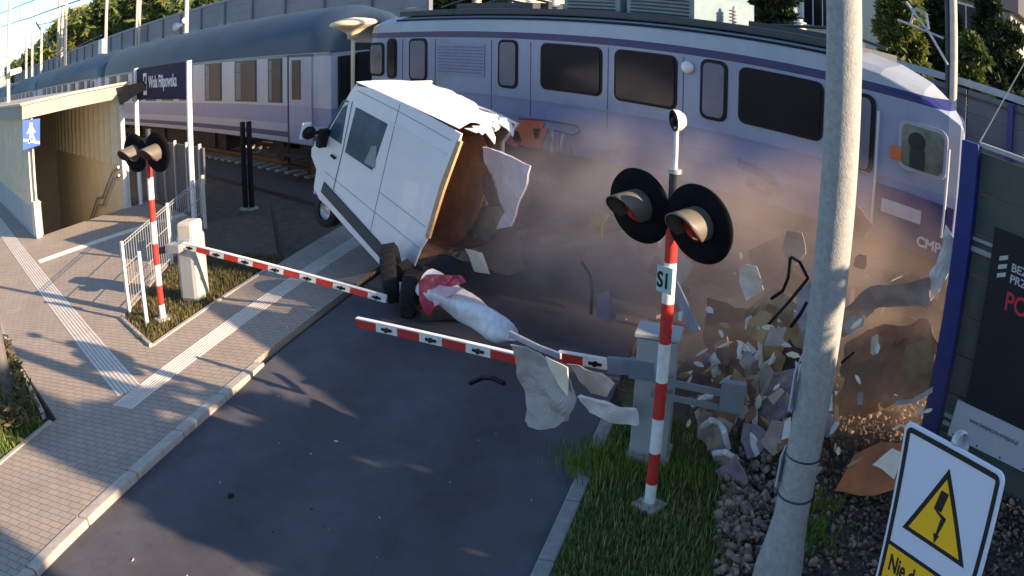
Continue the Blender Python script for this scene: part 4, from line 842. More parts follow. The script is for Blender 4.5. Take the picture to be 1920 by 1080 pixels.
slab('verge', [ST(-14, -1.355), ST(9.6, -1.355), ST(9.0, -.3), ST(7.6, .15), ST(5.5, .15), ST(-14, .6)], M_GRASSB, -.01, .2)
pts = []
for _ in range(26000):
    s = random.uniform(2.5, 8.9); tt = random.uniform(-1.34, .12+random.gauss(0, .1))
    if s > 7.9 and tt > -.6 and random.random() < .6: continue
    p = ST(s, tt); pts.append((p.x, p.y, -.01))
blades('grass', pts, .075, M_GR, 'green grass on the verge between right kerb and gravel')
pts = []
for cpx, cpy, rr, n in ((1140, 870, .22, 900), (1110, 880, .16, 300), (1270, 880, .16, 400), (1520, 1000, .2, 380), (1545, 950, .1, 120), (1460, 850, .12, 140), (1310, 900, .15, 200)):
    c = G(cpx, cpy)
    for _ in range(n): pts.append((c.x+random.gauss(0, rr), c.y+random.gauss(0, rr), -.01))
blades('grass', pts, .15, M_GRL, 'grass tufts around the cabinet and the pole, coloured bright as if sunlit')
slab('planting_bed', [tuple(ST(9.1, -8.46))[:2], tuple(ST(13.2, -8.46))[:2], (-18.4, 8.9), (-18.6, 7.3), (-13.7, 3.55)], M_SOIL, -.02, .12)
pts = []
for _ in range(9000):
    s = random.uniform(9.2, 13.5); tt = -8.5-random.random()**1.2*3.2; p = ST(s, tt)
    if p.x*(.7)+p.y < -6.4: pass
    # keep inside the bed
    if (p.y-3.55) < (-13.7-p.x)*.78+.1 and p.x < -13.7: continue
    if p.y < 3.35+(-11.9-p.x)*.06: continue
    pts.append((p.x, p.y, -.02))
blades('grass', pts, .10, island_mat('grass_dry', [(.06, .07, .02), (.12, .1, .03), (.2, .16, .06)], .8, .3), 'patchy dry grass in the bed around the left signal', w=.008)
slab('lawn', [(-60, 1.2), (-10.75, 1.2), tuple(ST(6.5, -8.46))[:2], tuple(ST(-20, -8.46))[:2], (-60, -20)], M_GRASSB, -.02, .1)
pts = []
for _ in range(9000):
    p = V((random.uniform(-14, -8.6), random.uniform(-1.2, 1.18), 0)); 
    if p.dot(RN) > -8.5: continue
    pts.append((p.x, p.y, -.02))
blades('grass', pts, .13, M_GR, 'rough grass in the lower left corner by the grey post', w=.009)
pts = []
for cpx, cpy, n, rr in ((20, 690, 60, .3), (60, 720, 60, .25), (30, 800, 60, .3)):
    c = G(cpx, cpy)
    for _ in range(n*8): pts.append((c.x+random.gauss(0, rr), c.y+random.gauss(0, rr), .1+random.random()*.35))
bo = quads_mesh('small_shrub', [q for q in pts if q[1] < 1.2], [.03+.03*random.random() for q in pts if q[1] < 1.2], island_mat('shrub_leaf', [(.04, .05, .015), (.1, .09, .03), (.16, .12, .06)], .8, .3)); tag(bo, 'low brownish shrub beside the grey post in the left corner', 'shrub')
pts = []
for _ in range(1500):
    s = random.uniform(4.5, 8.6); tt = random.uniform(-1.3, .3); p = ST(s, tt); pts.append((p.x, p.y, 0))
blades('grass', pts, .16, island_mat('dry_stems', [(.3, .24, .1), (.42, .34, .16), (.2, .2, .06)], .8, .2), 'thin dry stems standing in the green verge', w=.004)
# stones
def ico():
    t = (1+5**.5)/2; v = np.array([(-1, t, 0), (1, t, 0), (-1, -t, 0), (1, -t, 0), (0, -1, t), (0, 1, t), (0, -1, -t), (0, 1, -t), (t, 0, -1), (t, 0, 1), (-t, 0, -1), (-t, 0, 1)], float); v /= np.linalg.norm(v[0])
    f = np.array([(0, 11, 5), (0, 5, 1), (0, 1, 7), (0, 7, 10), (0, 10, 11), (1, 5, 9), (5, 11, 4), (11, 10, 2), (10, 7, 6), (7, 1, 8), (3, 9, 4), (3, 4, 2), (3, 2, 6), (3, 6, 8), (3, 8, 9), (4, 9, 5), (2, 4, 11), (6, 2, 10), (8, 6, 7), (9, 8, 1)]); return v, f
def stones(name, pos, size, m, label, cat='gravel'):
    v, f = ico(); n = len(pos); pos = np.array(pos); sz = np.array(size)
    q = rng.normal(size=(n, 3, 3)); Q, _ = np.linalg.qr(q); sc = rng.uniform(.35, 1.3, (n, 3)); vv = v[None]*rng.uniform(.6, 1.25, (n, 12, 1))
    vv = (vv*sc[:, None, :])@Q*sz[:, None, None]+pos[:, None, :]
    ff = (f[None]+(np.arange(n)*12)[:, None, None]).reshape(-1, 3)
    return tag(tris_mesh(name, vv.reshape(-1, 3), ff, m), label, cat, kind='stuff')
M_ST = island_mat('ballast_stone', [(.03, .024, .022), (.09, .06, .046), (.2, .13, .085), (.36, .25, .16)], .85)
pos = []; sz = []
for _ in range(11500):
    x = random.uniform(-6.4, -.6); y = random.uniform(4.6, 10.2); p = V((x, y, 0)); tt = p.dot(RN)
    if tt < .1+random.gauss(0, .12): continue
    if tt < .6 and random.random() < .4: continue
    pos.append((x, y, random.uniform(-.06, .03)+.25*max(0, min(1, (y-8)/2)))); sz.append(random.uniform(.022, .045))
stones('ballast', pos, sz, M_ST, 'dark railway ballast around and behind the concrete pole')
pos = []; sz = []
for _ in range(800):
    c = G(random.gauss(1370, 75), random.gauss(960, 75)); 
    if c.dot(RN) < .0: continue
    pos.append((c.x, c.y, random.uniform(-.02, .05))); sz.append(random.uniform(.032, .072))
stones('loose_stones', pos, sz, island_mat('big_stone', [(.05, .045, .045), (.16, .12, .095), (.3, .22, .16), (.36, .29, .22)], .85), 'larger pale stones at the grass edge before the concrete pole', 'stones')
slab('ballast_shoulder', [(-5.6, 8.1), (-4.9, 7.2), (-3.4, 4.6), (6, 4.6), (6, 9.9), (-6.6, 9.9)], M_BALB, -.03, .1)
# trees
def tree(x, y, z0, z1, r, m, label, n=2600, leaf=.16, kind='leafy_tree', group='trees behind the railway', squash=1.0, trunk=True, dense=9):
    t = thing(kind, label, 'tree', (x, y, 0), group); hgt = z1-z0
    b = MB(); top = V((x, y, z0+hgt*.55)); b.tube((x, y, -.1), (x, y, z0+hgt*.25), r*.09, r*.06, 9)
    for k in range(6):
        a = random.uniform(0, 6.28); e = V((x+math.cos(a)*r*.6, y+math.sin(a)*r*.6, z0+hgt*random.uniform(.4, .85)))
        b.tube((x, y, z0+hgt*.2), e, r*.045, r*.012, 6)
    b.build('trunk', mat('bark', (.09, .065, .045), .9), t)
    cl = []
    for _ in range(dense*3):
        u = random.random(); ph = random.uniform(0, 6.28); rr = r*(1-.75*abs(u-.4)**1.3*1.2)*random.uniform(.35, .95)
        cl.append((x+math.cos(ph)*rr, y+math.sin(ph)*rr, z0+hgt*(.08+.84*u), r*random.uniform(.18, .38)))
    c = []; per = n//len(cl)
    for (a, b_, c_, s) in cl:
        d = rng.normal(size=(per, 3)); d /= np.linalg.norm(d, axis=1)[:, None]; c.append(np.array([a, b_, c_])+d*(s*rng.uniform(.55, 1.05, (per, 1)))*np.array([1, 1, .8*squash]))
    c = np.concatenate(c)
    if group is None:      # crown shaped for light: leaves that would shadow the wanted sun streaks are dropped
        k = c[:, 2:3]/math.tan(SUN_EL); g = c[:, :2]-k*np.array([[.935, .355]]); keep = np.ones(len(c), bool)
        for A_, B_, w_ in (((-7.6, 3.62), (-5.4, 5.2), .2), ((-7.4, 4.5), (-6.3, 5.25), .15), ((-9.8, 2.7), (-8.2, 3.9), .4)):
            A_ = np.array(A_); B_ = np.array(B_); d_ = (B_-A_)/np.linalg.norm(B_-A_); q_ = g-A_; al = q_@d_; pe = np.abs(q_@np.array([-d_[1], d_[0]])); keep &= ~((al > -.1) & (al < np.linalg.norm(B_-A_)+.1) & (pe < w_))
        c = c[keep]
    quads_mesh('crown', c, leaf*rng.uniform(.6, 1.3, len(c)), m, t)
    return t
LF1 = island_mat('leaves_green', [(.03, .05, .012), (.06, .10, .02), (.13, .17, .035)], .7, .3)
LF2 = island_mat('leaves_yellow', [(.05, .085, .018), (.12, .16, .035), (.24, .25, .06)], .7, .35)
LF3 = island_mat('leaves_dark', [(.012, .022, .01), (.022, .04, .014), (.04, .065, .02)], .7, .2)
def ptree(px, top, bot, y, rpx, m, label, **k):
    a = PY(px, top, y); b_ = PY(px, bot, y); r = abs(PY(px+rpx, top, y).x-PY(px-rpx, top, y).x)/2*.8; r = min(r, (a.z-1)*.8)
    return tree(a.x, y, max(1.0, b_.z-1.5), a.z, r, m, label, **k)
ptree(150, 20, 75, 30, 22, LF2, 'yellow green tree left of the white box pole', n=3600, leaf=.6)
ptree(190, 2, 65, 27, 20, LF2, 'yellow green tree right behind the white box pole', n=3600, leaf=.5)
ptree(225, -18, 55, 25, 24, LF1, 'mid green tree between the box pole and the thin posts', n=4500, leaf=.4)
ptree(285, -40, 35, 24, 32, LF1, 'dark green tree right of the thin posts', n=5000, leaf=.32)
ptree(335, -45, 20, 24, 26, LF2, 'yellow tree behind the loudspeaker pole', n=4200, leaf=.3)
ptree(400, -50, 15, 24, 36, LF1, 'green tree above the barrier right of the loudspeaker pole', n=5000, leaf=.26)
ptree(75, 95, 125, 40, 10, LF1, 'small distant tree between the far masts', n=1800, leaf=.9)
ptree(50, 112, 140, 45, 8, LF1, 'smallest distant tree at the end of the barrier', n=1500, leaf=1.0)
ptree(500, -50, 12, 23, 40, LF1, 'brownish green tree above the end of the first coach', n=4200, leaf=.24)
ptree(600, -50, 8, 23, 42, LF2, 'olive tree above the cream dish shaped cap', n=4200, leaf=.24)
ptree(700, -40, 8, 23, 42, LF1, 'dark tree above the rear cab of the locomotive', n=3800, leaf=.24)
ptree(1450, -60, 50, 21, 46, LF3, 'dark conifer left of the cream house', n=9600, leaf=0.21, dense=16)
ptree(1690, -70, 85, 20, 48, LF2, 'yellow green tree right of the concrete pole', n=14400, leaf=0.18, dense=16)
ptree(1760, -60, 110, 22, 40, LF3, 'dark tree behind the concrete mast', n=9600, leaf=0.20, dense=16)
ptree(1820, 60, 150, 18.5, 46, LF1, 'low bright bush above the right barrier cap', n=11200, leaf=0.15, dense=16)
ptree(1890, 30, 180, 19.5, 50, LF3, 'dark spruce at the right edge above the barrier', n=12800, leaf=0.15, dense=16)
ptree(1850, -20, 120, 22, 30, LF3, 'slim dark tree before the grey roofed house', n=8000, leaf=0.17, dense=16)
ptree(1310, -60, 30, 23, 40, LF3, 'dark tree behind the roof louvres of the locomotive', n=7200, leaf=0.30, dense=16)
ptree(880, -50, 4, 24, 60, LF3, 'dark tree above the middle of the locomotive', n=4200, leaf=.25)
# houses
def house(x0, x1, y0, y1, zt, colm, label, wins, roofm, gable=2.0):
    t = thing('house', label, 'house', ((x0+x1)/2, y0, 0))
    b = MB(); b.box(((x0+x1)/2, (y0+y1)/2, zt/2), (x1-x0, y1-y0, zt)); b.build('wall', colm, t)
    b = MB(); ym = (y0+y1)/2; xm = (x0+x1)/2; b.add([(x0-.4, y0-.4, zt), (x1+.4, y0-.4, zt), (x1+.4, y1+.4, zt), (x0-.4, y1+.4, zt), (x0+.5, ym, zt+gable), (x1-.5, ym, zt+gable)], [(0, 1, 5, 4), (1, 2, 5), (2, 3, 4, 5), (3, 0, 4), (0, 3, 2, 1)]); b.build('roof', roofm, t)
    for (wx, wz, ww, wh) in wins:
        b = MB(); b.box((wx, y0-.03, wz), (ww+.14, .08, wh+.14)); f = b.build('window', M_WHITE, t)
        b = MB()
        for k in range(3): b.box((wx-ww/3+k*ww/3, y0-.075, wz), (ww/3-.05, .02, wh-.04))
        b.build('pane', M_GLASS, f)
    return t
hy = 27; a = PY(1495, 20, hy); c = PY(1648, 40, hy); w1 = PY(1535, 14, hy)
house(a.x, c.x, hy, hy+8, 10.5, mat('house_cream', (.52, .52, .40), .8, var=.06), 'cream house with white framed windows behind the concrete pole', [(w1.x, w1.z, 1.2, 1.6), (w1.x, w1.z-3, 1.2, 1.6), (w1.x+2.6, w1.z-3, 1.2, 1.6)], mat('roof_tile', (.09, .06, .05), .8))
hy = 28; a = PY(1795, 10, hy); c = PY(1895, 30, hy); w1 = PY(1828, 45, hy)
house(a.x, c.x, hy, hy+8, PY(1850, 10, hy).z, mat('house_grey', (.3, .3, .3), .8), 'grey house with a dark roof at the upper right', [(w1.x, w1.z, 2.0, 1.3)], mat('roof_dark', (.045, .045, .05), .8), 2.2)
hy = 30; a = PY(780, 20, hy); c = PY(960, 20, hy)
house(a.x, c.x, hy, hy+8, PY(870, -5, hy).z, mat('house_beige', (.45, .42, .33), .8), 'beige house glimpsed above the locomotive roof', [(PY(900, 10, hy).x, PY(900, 8, hy).z, 1.1, 1.0)], MATS['roof_tile'], 2.0)
# unseen tree and blocks, added right of the view to cast the long shadows
tree(2.6, 7.2, .5, 4.8, 1.6, LF1, 'round bushy tree added beyond the right edge to shade the road', n=9000, leaf=.17, group=None, dense=14)
hs = thing('shade_caster', 'plain added building beyond the right edge of the view', 'blocker', (9, 4, 0))
# ------------------------------------------------------------------ END-STRUCTURE
RS = Matrix.Rotation(math.atan2(.355, .935), 3, 'Z')
def shade_block(s0, s1, x, L, h, nm, m):
    c = V((x, (s0+s1)/2+.38*(x+8.7), h/2-.1)); b = MB(); b.box(c, (L, (s1-s0)*.935, h), 0, RS); b.build('wall', m, hs)
    b = MB(); b.box(c+V((0, 0, h/2+.1)), (L+.2, (s1-s0)*.935+.1, .2), 0, RS); b.build('roof', MATS['roof_dark'], hs)
shade_block(1.4, 2.55, 11.5, 5, 8.2, 0, MATS['house_cream']); shade_block(-7.5, -.07, 11, 6, 8.2, 0, MATS['house_cream'])
# ------------------------------------------------------------------ wreckage thrown out of the van
import bmesh
from mathutils import noise
def crumple(name, poly, Y, m, label, cat, group=None, th=.012, amp=.06, lean=0.0, freq=2.2, parent=None, cuts=3, grp_kind=None):
    """a torn sheet: outline at its own distance, dented and given thickness"""
    P = [PY(px, py, Y) for px, py in poly]; zc = sum(p.z for p in P)/len(P); xc = sum(p.x for p in P)/len(P)
    bm = bmesh.new(); vs = [bm.verts.new(p) for p in P]; f = bm.faces.new(vs)
    bmesh.ops.triangulate(bm, faces=[f])
    for _ in range(cuts): bmesh.ops.subdivide_edges(bm, edges=bm.edges[:], cuts=1, use_grid_fill=True); bmesh.ops.triangulate(bm, faces=bm.faces[:])
    sd_ = random.uniform(0, 50)
    for v in bm.verts:
        n = noise.noise_vector(v.co*freq+V((sd_, 0, 0))); n2 = noise.noise_vector(v.co*freq*3.3+V((0, sd_, 0)))
        v.co += V((n.x*.25, n.y, n.z*.25))*amp*1.6+V((n2.x*.3, n2.y, n2.z*.3))*amp*.6; v.co.y += (v.co.z-zc)*lean
        v.co.z = max(v.co.z, .012)
    me = bpy.data.meshes.new(name); bm.to_mesh(me); bm.free(); me.materials.append(m)
    o = bpy.data.objects.new(name, me); COL.objects.link(o)
    sm = o.modifiers.new('s', 'SOLIDIFY'); sm.thickness = th; sm.offset = 0
    if parent is not None: o.parent = parent
    elif label: tag(o, label, cat, group)
    return o
W_WH = mat('scrap_white', (.75, .74, .72), .4, var=.12, scale=6, dirt=.3); W_GR = mat('scrap_grey', (.34, .34, .38), .55, var=.2, scale=4, dirt=.4)
W_TAN = mat('scrap_ply_tan', (.50, .31, .15), .8, var=.3, scale=3, dirt=.3); W_BR = mat('scrap_brown', (.22, .12, .075), .85, var=.4, scale=3, dirt=.3)
W_OR = mat('scrap_orange', (.42, .14, .05), .8, var=.25, scale=3, dirt=.2); W_CR = mat('scrap_cream', (.78, .66, .5), .6, var=.1, scale=5); W_TP = mat('scrap_taupe', (.36, .29, .25), .8, var=.25, scale=3, dirt=.3)
W_CV = mat('canvas_beige', (.42, .38, .36), .9, var=.12, scale=3, dirt=.15)
# rolled up white sheet and the red lamp piece at its upper end
pA = PY(805, 535, 7.0); pB = PY(962, 632, 6.6); d = (pB-pA); b = MB(); ax = d.normalized(); u_ = ax.orthogonal().normalized(); w_ = ax.cross(u_); vs = []; NR, NS = 16, 22
for i in range(NR+1):
    t_ = i/NR; r0 = .21*(1-.25*t_)*(1 if t_ < .93 else (1-(t_-.93)*9)); c = pA+d*t_
    for k in range(NS):
        a = 2*math.pi*k/NS; r = max(.02, r0*(1+.12*math.sin(3*a+6*t_)+.07*math.sin(17*t_+2*a)+random.uniform(-.03, .03))); vs.append(c+(u_*math.cos(a)+w_*math.sin(a))*r)
b.add(vs, [(i*NS+k, i*NS+(k+1) % NS, (i+1)*NS+(k+1) % NS, (i+1)*NS+k) for i in range(NR) for k in range(NS)]+[tuple(range(NS)), tuple(range(NR*NS, NR*NS+NS))[::-1]], 0, True)
tag(b.build('rolled_sheet', mat('roll_white', (.7, .7, .72), .5, var=.2, scale=7, dirt=.45, bump=.9, bscale=9)), 'crushed white roll of sheet metal lying slanted behind the barrier arm', 'scrap metal')
crumple('broken_tail_lamp', [(788, 528), (800, 516), (862, 517), (872, 530), (838, 540), (828, 560), (806, 592), (792, 566)], 6.75, mat('lamp_red', (.45, .03, .08), .3, var=.3, scale=9, coat=.4), 'broken red tail lamp piece at the upper end of the white roll', 'lamp', amp=.03, th=.05)
crumple('lamp_splinter', [(806, 545), (822, 535), (868, 540), (840, 556), (815, 575)], 6.68, mat('splinter_pink', (.7, .5, .6), .4), 'pale pink splinter on top of the broken red tail lamp', 'splinter', amp=.02, th=.02)
crumple('canvas_sheet', [(970, 640), (1000, 650), (1040, 668), (1078, 695), (1088, 745), (1066, 790), (1035, 806), (1005, 808), (972, 795), (984, 770), (968, 720)], 5.35, W_CV, 'beige torn canvas sheet hanging at the broken end of the barrier arm', 'sheet', amp=.07, lean=-.15)
crumple('cream_highlight', [(1024, 668), (1064, 690), (1063, 742), (1046, 722)], 5.2, W_CR, 'pointed cream piece standing in for a highlight on the torn canvas sheet', 'splinter', amp=.02)  # highlight on the canvas, built as a cream piece
crumple('peach_board', [(1060, 684), (1128, 700), (1152, 722), (1138, 745), (1108, 738), (1084, 715)], 5.7, mat('panel_peach', (.62, .47, .38), .7, var=.2), 'peach coloured broken panel under the grey barrier bracket', 'panel', amp=.05)
crumple('white_bumper', [(1083, 742), (1120, 752), (1192, 768), (1196, 800), (1150, 790), (1105, 772)], 6.0, W_WH, 'white bumper fragment lying on the kerb left of the cabinet', 'bumper', amp=.05, th=.05)
crumple('van_rear_door', [(905, 275), (935, 283), (995, 312), (988, 345), (957, 425), (934, 430), (952, 385), (970, 347), (945, 325), (912, 305)], 8.35, mat('door_lilac', (.5, .5, .6), .45, var=.1, dirt=.15), 'grey van door frame torn loose behind the open rear of the van', 'van door', amp=.04, th=.04)
crumple('dark_board', [(912, 308), (945, 327), (966, 350), (950, 385), (915, 388), (905, 350)], 8.45, mat('scrap_dark', (.09, .07, .085), .7, var=.3), 'dark torn panel inside the loose van door frame', 'panel', amp=.06)
crumple('inner_lining', [(868, 256), (905, 254), (918, 290), (914, 345), (896, 405), (872, 445), (806, 492), (782, 500), (800, 440), (840, 330)], 8.5, M_PLY, None, None, parent=None, amp=.015)
crumple('lining_board', [(868, 420), (912, 395), (975, 440), (985, 500), (930, 535), (850, 512), (800, 500)], 9.3, W_TP, 'taupe lining board spilling out of the open rear of the van', 'board', amp=.1)
_l = [o for o in bpy.data.objects if o.name == 'inner_lining'][0]; _l.parent = vt; _l.matrix_parent_inverse = Matrix.Identity(4); _l.matrix_basis = vt.matrix_basis.inverted()
crumple('green_box', [(893, 388), (930, 384), (945, 420), (920, 450), (893, 440)], 8.8, mat('scrap_green', (.15, .18, .14), .8, var=.3), 'dull green box tumbling under the loose van door frame', 'box', amp=.04, th=.12)
crumple('pale_fragment', [(874, 466), (903, 474), (907, 498), (918, 514), (890, 508)], 8.0, W_CR, 'pale square fragment flying below the van rear opening', 'fragment', amp=.03)
def beam(pts, Y, w, h, m, name, label, cat, group=None):
    P = [PY(px, py, Y) for px, py in pts]; b = MB()
    for a, c in zip(P[:-1], P[1:]): b.bar(a, c, w, h)
    return tag(b.build(name, m, bevel=.01), label, cat, group)
W_PU = mat('frame_lilac', (.30, .24, .30), .6, var=.25, scale=4, dirt=.4)
beam([(1040, 545), (1120, 562), (1235, 590)], 9.7, .12, .13, W_PU, 'frame_beam', 'long bent lilac beam in the dust left of the striped light pole', 'beam')
beam([(1085, 598), (1170, 625), (1178, 690)], 9.2, .12, .11, W_PU, 'frame_beam', 'angled lilac beam with a bent down end above the grey bracket', 'beam')
beam([(1220, 483), (1305, 482), (1390, 480)], 9.8, .08, .11, W_GR, 'frame_beam', 'pale level bar passing behind the two dark signal lamps', 'beam')
beam([(1262, 530), (1305, 622)], 8.0, .03, .15, W_GR, 'metal_strip', 'slanted grey metal strip right of the striped light pole', 'strip')
beam([(955, 625), (1010, 652), (1052, 668)], 5.75, .03, .07, mat('strip_bluegrey', (.4, .43, .5), .4, .3), 'metal_strip', 'blue grey strip bridging the break in the barrier arm', 'strip')
crumple('tan_board', [(1392, 585), (1450, 540), (1500, 575), (1545, 620), (1540, 705), (1490, 690), (1440, 640)], 8.2, W_TAN, 'large tan plywood board just left of the concrete pole', 'board', amp=.1)
crumple('tan_board', [(1400, 470), (1470, 440), (1550, 450), (1550, 560), (1470, 550), (1420, 540)], 9.3, W_TP, 'dusty taupe board behind the bent black wires', 'board', amp=.1)
crumple('grey_sheet', [(1495, 545), (1535, 520), (1550, 560), (1545, 650), (1515, 640), (1490, 590)], 8.0, W_GR, 'small grey sheet at the left edge of the concrete pole', 'sheet', amp=.06)
crumple('torn_white_edge', [(1776, 420), (1790, 448), (1791, 488), (1770, 535), (1742, 568), (1737, 545), (1745, 510), (1765, 488), (1775, 455)], 9.0, W_WH, 'bright white torn edge curling below the locomotive nose by the blue post', 'scrap metal', amp=.05)
crumple('taupe_sheet', [(1740, 520), (1745, 572), (1690, 575), (1645, 580), (1610, 612), (1585, 632), (1560, 620), (1585, 575), (1630, 538), (1690, 532)], 8.9, W_TP, 'long taupe sheet curving from the white torn edge to the pole', 'sheet', amp=.08)
crumple('white_curl', [(1578, 612), (1600, 592), (1620, 596), (1618, 612), (1592, 630)], 8.4, W_WH, 'white curled scrap touching the right side of the concrete pole', 'scrap metal', amp=.03)
crumple('brown_sheet', [(1590, 640), (1660, 610), (1735, 600), (1768, 640), (1752, 735), (1690, 750), (1640, 770), (1600, 800), (1560, 790), (1570, 700)], 9.2, W_BR, 'large brown sheet over the gravel right of the concrete pole', 'sheet', amp=.16)
crumple('ochre_sheet', [(1700, 650), (1745, 635), (1758, 680), (1745, 725), (1710, 735), (1690, 700)], 8.9, mat('scrap_ochre', (.34, .22, .09), .8, var=.3), 'ochre patch of torn board before the blue post', 'board', amp=.08)
crumple('white_strip', [(1680, 752), (1712, 748), (1750, 724), (1748, 736), (1715, 756), (1682, 760)], 8.8, W_WH, 'thin white torn strip along the lower edge of the brown sheet', 'scrap metal', amp=.02)
crumple('orange_sheet', [(1585, 905), (1600, 855), (1640, 840), (1688, 850), (1682, 914), (1630, 916)], 7.6, W_OR, 'rusty orange sheet lying on the ballast left of the warning plate', 'sheet', amp=.05, lean=.8)
crumple('cream_scrap', [(1640, 868), (1668, 846), (1690, 856), (1684, 892), (1660, 876)], 7.45, W_CR, 'cream scrap lying on the rusty orange sheet', 'scrap metal', amp=.03, lean=.8)
crumple('reddish_board', [(1440, 700), (1480, 640), (1540, 690), (1500, 800), (1470, 860), (1430, 800)], 8.0, mat('scrap_maroon', (.09, .035, .03), .85, var=.4), 'dark maroon board standing in the wreckage left of the concrete pole', 'board', amp=.12)
crumple('dark_board', [(1330, 560), (1420, 580), (1450, 660), (1430, 740), (1360, 760), (1310, 700)], 8.8, mat('scrap_umber', (.11, .075, .05), .85, var=.4), 'dark umber board in the middle of the dust cloud', 'board', amp=.15)
crumple('lilac_sheet', [(1450, 700), (1490, 690), (1535, 720), (1500, 765), (1455, 790), (1420, 800), (1430, 760)], 7.7, mat('scrap_lilac', (.38, .31, .34), .6, var=.2, dirt=.2), 'pale lilac folded sheet between maroon board and concrete pole', 'sheet', amp=.06)
# crumpled machine cluster at the cabinet foot
cl = thing('crushed_engine', 'crushed heap of pale machine parts on the gravel right of the cabinet', 'engine', G(1350, 880))
cl.matrix_basis = Matrix.Identity(4)
for P, Y, m in (([(1305, 770), (1335, 745), (1372, 765), (1365, 800), (1330, 812)], 7.3, W_TP), ([(1318, 808), (1345, 796), (1368, 830), (1362, 862), (1335, 850)], 7.0, W_GR), ([(1330, 850), (1362, 846), (1385, 870), (1378, 905), (1345, 885)], 6.85, W_TP), ([(1310, 740), (1325, 738), (1330, 780), (1312, 790)], 7.2, W_TAN), ([(1345, 880), (1385, 850), (1400, 905), (1370, 925)], 6.7, W_PU), ([(1290, 870), (1320, 860), (1340, 900), (1310, 930), (1288, 915)], 6.8, mat('scrap_umber2', (.2, .16, .1), .8))):
    crumple('crushed_part', P, Y, m, None, None, parent=cl, amp=.07, th=.03)
for (x0, y0, x1, y1, yy) in ((1318, 800, 1350, 792, 7.0), (1350, 792, 1365, 840, 7.0), (1340, 850, 1382, 862, 6.8), (1300, 760, 1345, 745, 7.2)):
    b = MB(); b.path([PY(x0, y0, yy), PY((x0+x1)/2, (y0+y1)/2-8, yy-.1), PY(x1, y1, yy)], .035, 10); b.build('pipe', W_WH, cl)
# flying shards
sh_l = [([(1355, 732), (1372, 728), (1374, 788), (1360, 792)], 7.4, 'tall white shard standing above the crushed machine heap'), ([(1380, 722), (1402, 720), (1402, 730), (1382, 731)], 7.5, 'short level white shard above the maroon board'),
 ([(1408, 768), (1420, 770), (1420, 800), (1412, 795)], 7.2, 'slim white shard right of the tall white shard'), ([(1404, 815), (1414, 820), (1424, 852), (1416, 858), (1408, 838)], 7.0, 'pointed white shard sticking out over the brown gravel'),
 ([(1472, 790), (1484, 782), (1480, 820), (1464, 825)], 6.6, 'white shard against the left flank of the concrete pole'), ([(1392, 655), (1402, 640), (1418, 660), (1404, 668)], 7.8, 'small white triangle in the dark dust'),
 ([(1393, 503), (1414, 503), (1431, 528), (1428, 538), (1408, 530)], 8.0, 'cream diamond shaped shard beside the bent wires'), ([(1635, 630), (1646, 626), (1648, 645), (1640, 666), (1633, 662)], 8.4, 'upright cream shard right of the concrete pole'),
 ([(1608, 738), (1617, 736), (1616, 760), (1608, 760)], 8.4, 'tiny grey upright shard over the brown sheet'), ([(1398, 598), (1408, 592), (1412, 600), (1402, 622), (1396, 616)], 7.9, 'thin white sliver above the dark umber board'),
 ([(1272, 584), (1279, 584), (1278, 602), (1272, 600)], 7.0, 'thin white chip right beside the striped pole'), ([(1546, 742), (1562, 738), (1560, 770), (1548, 772)], 6.9, 'white flap on the right flank of the concrete pole'),
 ([(1420, 640), (1428, 640), (1432, 680), (1426, 690)], 7.9, 'narrow beige sliver right of the small white triangle'), ([(1440, 745), (1462, 728), (1470, 735), (1450, 760)], 7.5, 'pale beige sliver over the lilac folded sheet'),
 ([(1532, 655), (1548, 640), (1546, 660)], 7.2, 'grey chip at the left of the concrete pole'), ([(540, 640), (546, 638), (545, 648), (540, 647)], 5.4, 'tiny white chip on the road by the end of the left kerb')]
for P, Y, lb_ in sh_l: crumple('shard', P, Y, W_CR if 'cream' in lb_ or 'beige' in lb_ else W_WH, lb_, 'shard', 'shards flying off the van', amp=.025, cuts=2)
for i in range(46):
    px = random.gauss(1380, 150); py = random.gauss(640, 110)
    if not (1040 < px < 1740 and 440 < py < 860): continue
    Y = random.uniform(7.2, 9.6); c = PY(px, py, Y)
    if c.z < .1: continue
    r = random.uniform(.012, .035); b = MB(); b.prism([c+V((random.uniform(-1, 1), random.uniform(-.5, .5), random.uniform(-1, 1)))*r*1.6 for _ in range(3)], (0, .006, 0))
    tag(b.build('paint_chip', [W_WH, W_CR, W_TAN][i % 3]), 'one of the tiny paint chips scattered through the dust cloud', 'chip', 'tiny paint chips in the dust')
for i in range(105):
    px, py = random.gauss(1430, 110), random.gauss(730, 95)
    if not (1270 < px < 1740 and 520 < py < 900): continue
    Y = random.uniform(6.7, 8.2); c = PY(px, py, Y)
    if c.z < .15: continue
    a = random.uniform(0, 3.14); L_ = random.uniform(8, 19); w_ = random.uniform(2.5, 6); ca, sa = math.cos(a), math.sin(a)
    P = [(px+ca*u_*L_-sa*v_*w_, py+sa*u_*L_+ca*v_*w_) for u_, v_ in ((-1, 0), (-.4, -1), (.5, -.8), (1, .2), (.2, 1), (-.6, .7))]
    k = i % 4; crumple('small_shard', P, Y, (W_WH, W_WH, W_CR, W_TAN)[k], ('small pale shard flying in the spray of debris', 'small pale shard flying in the spray of debris', 'small cream shard flying in the spray of debris', 'small tan shard flying in the spray of debris')[k], 'shard', ('small pale shards', 'small pale shards', 'small cream shards', 'small tan shards')[k], amp=.015, cuts=1)
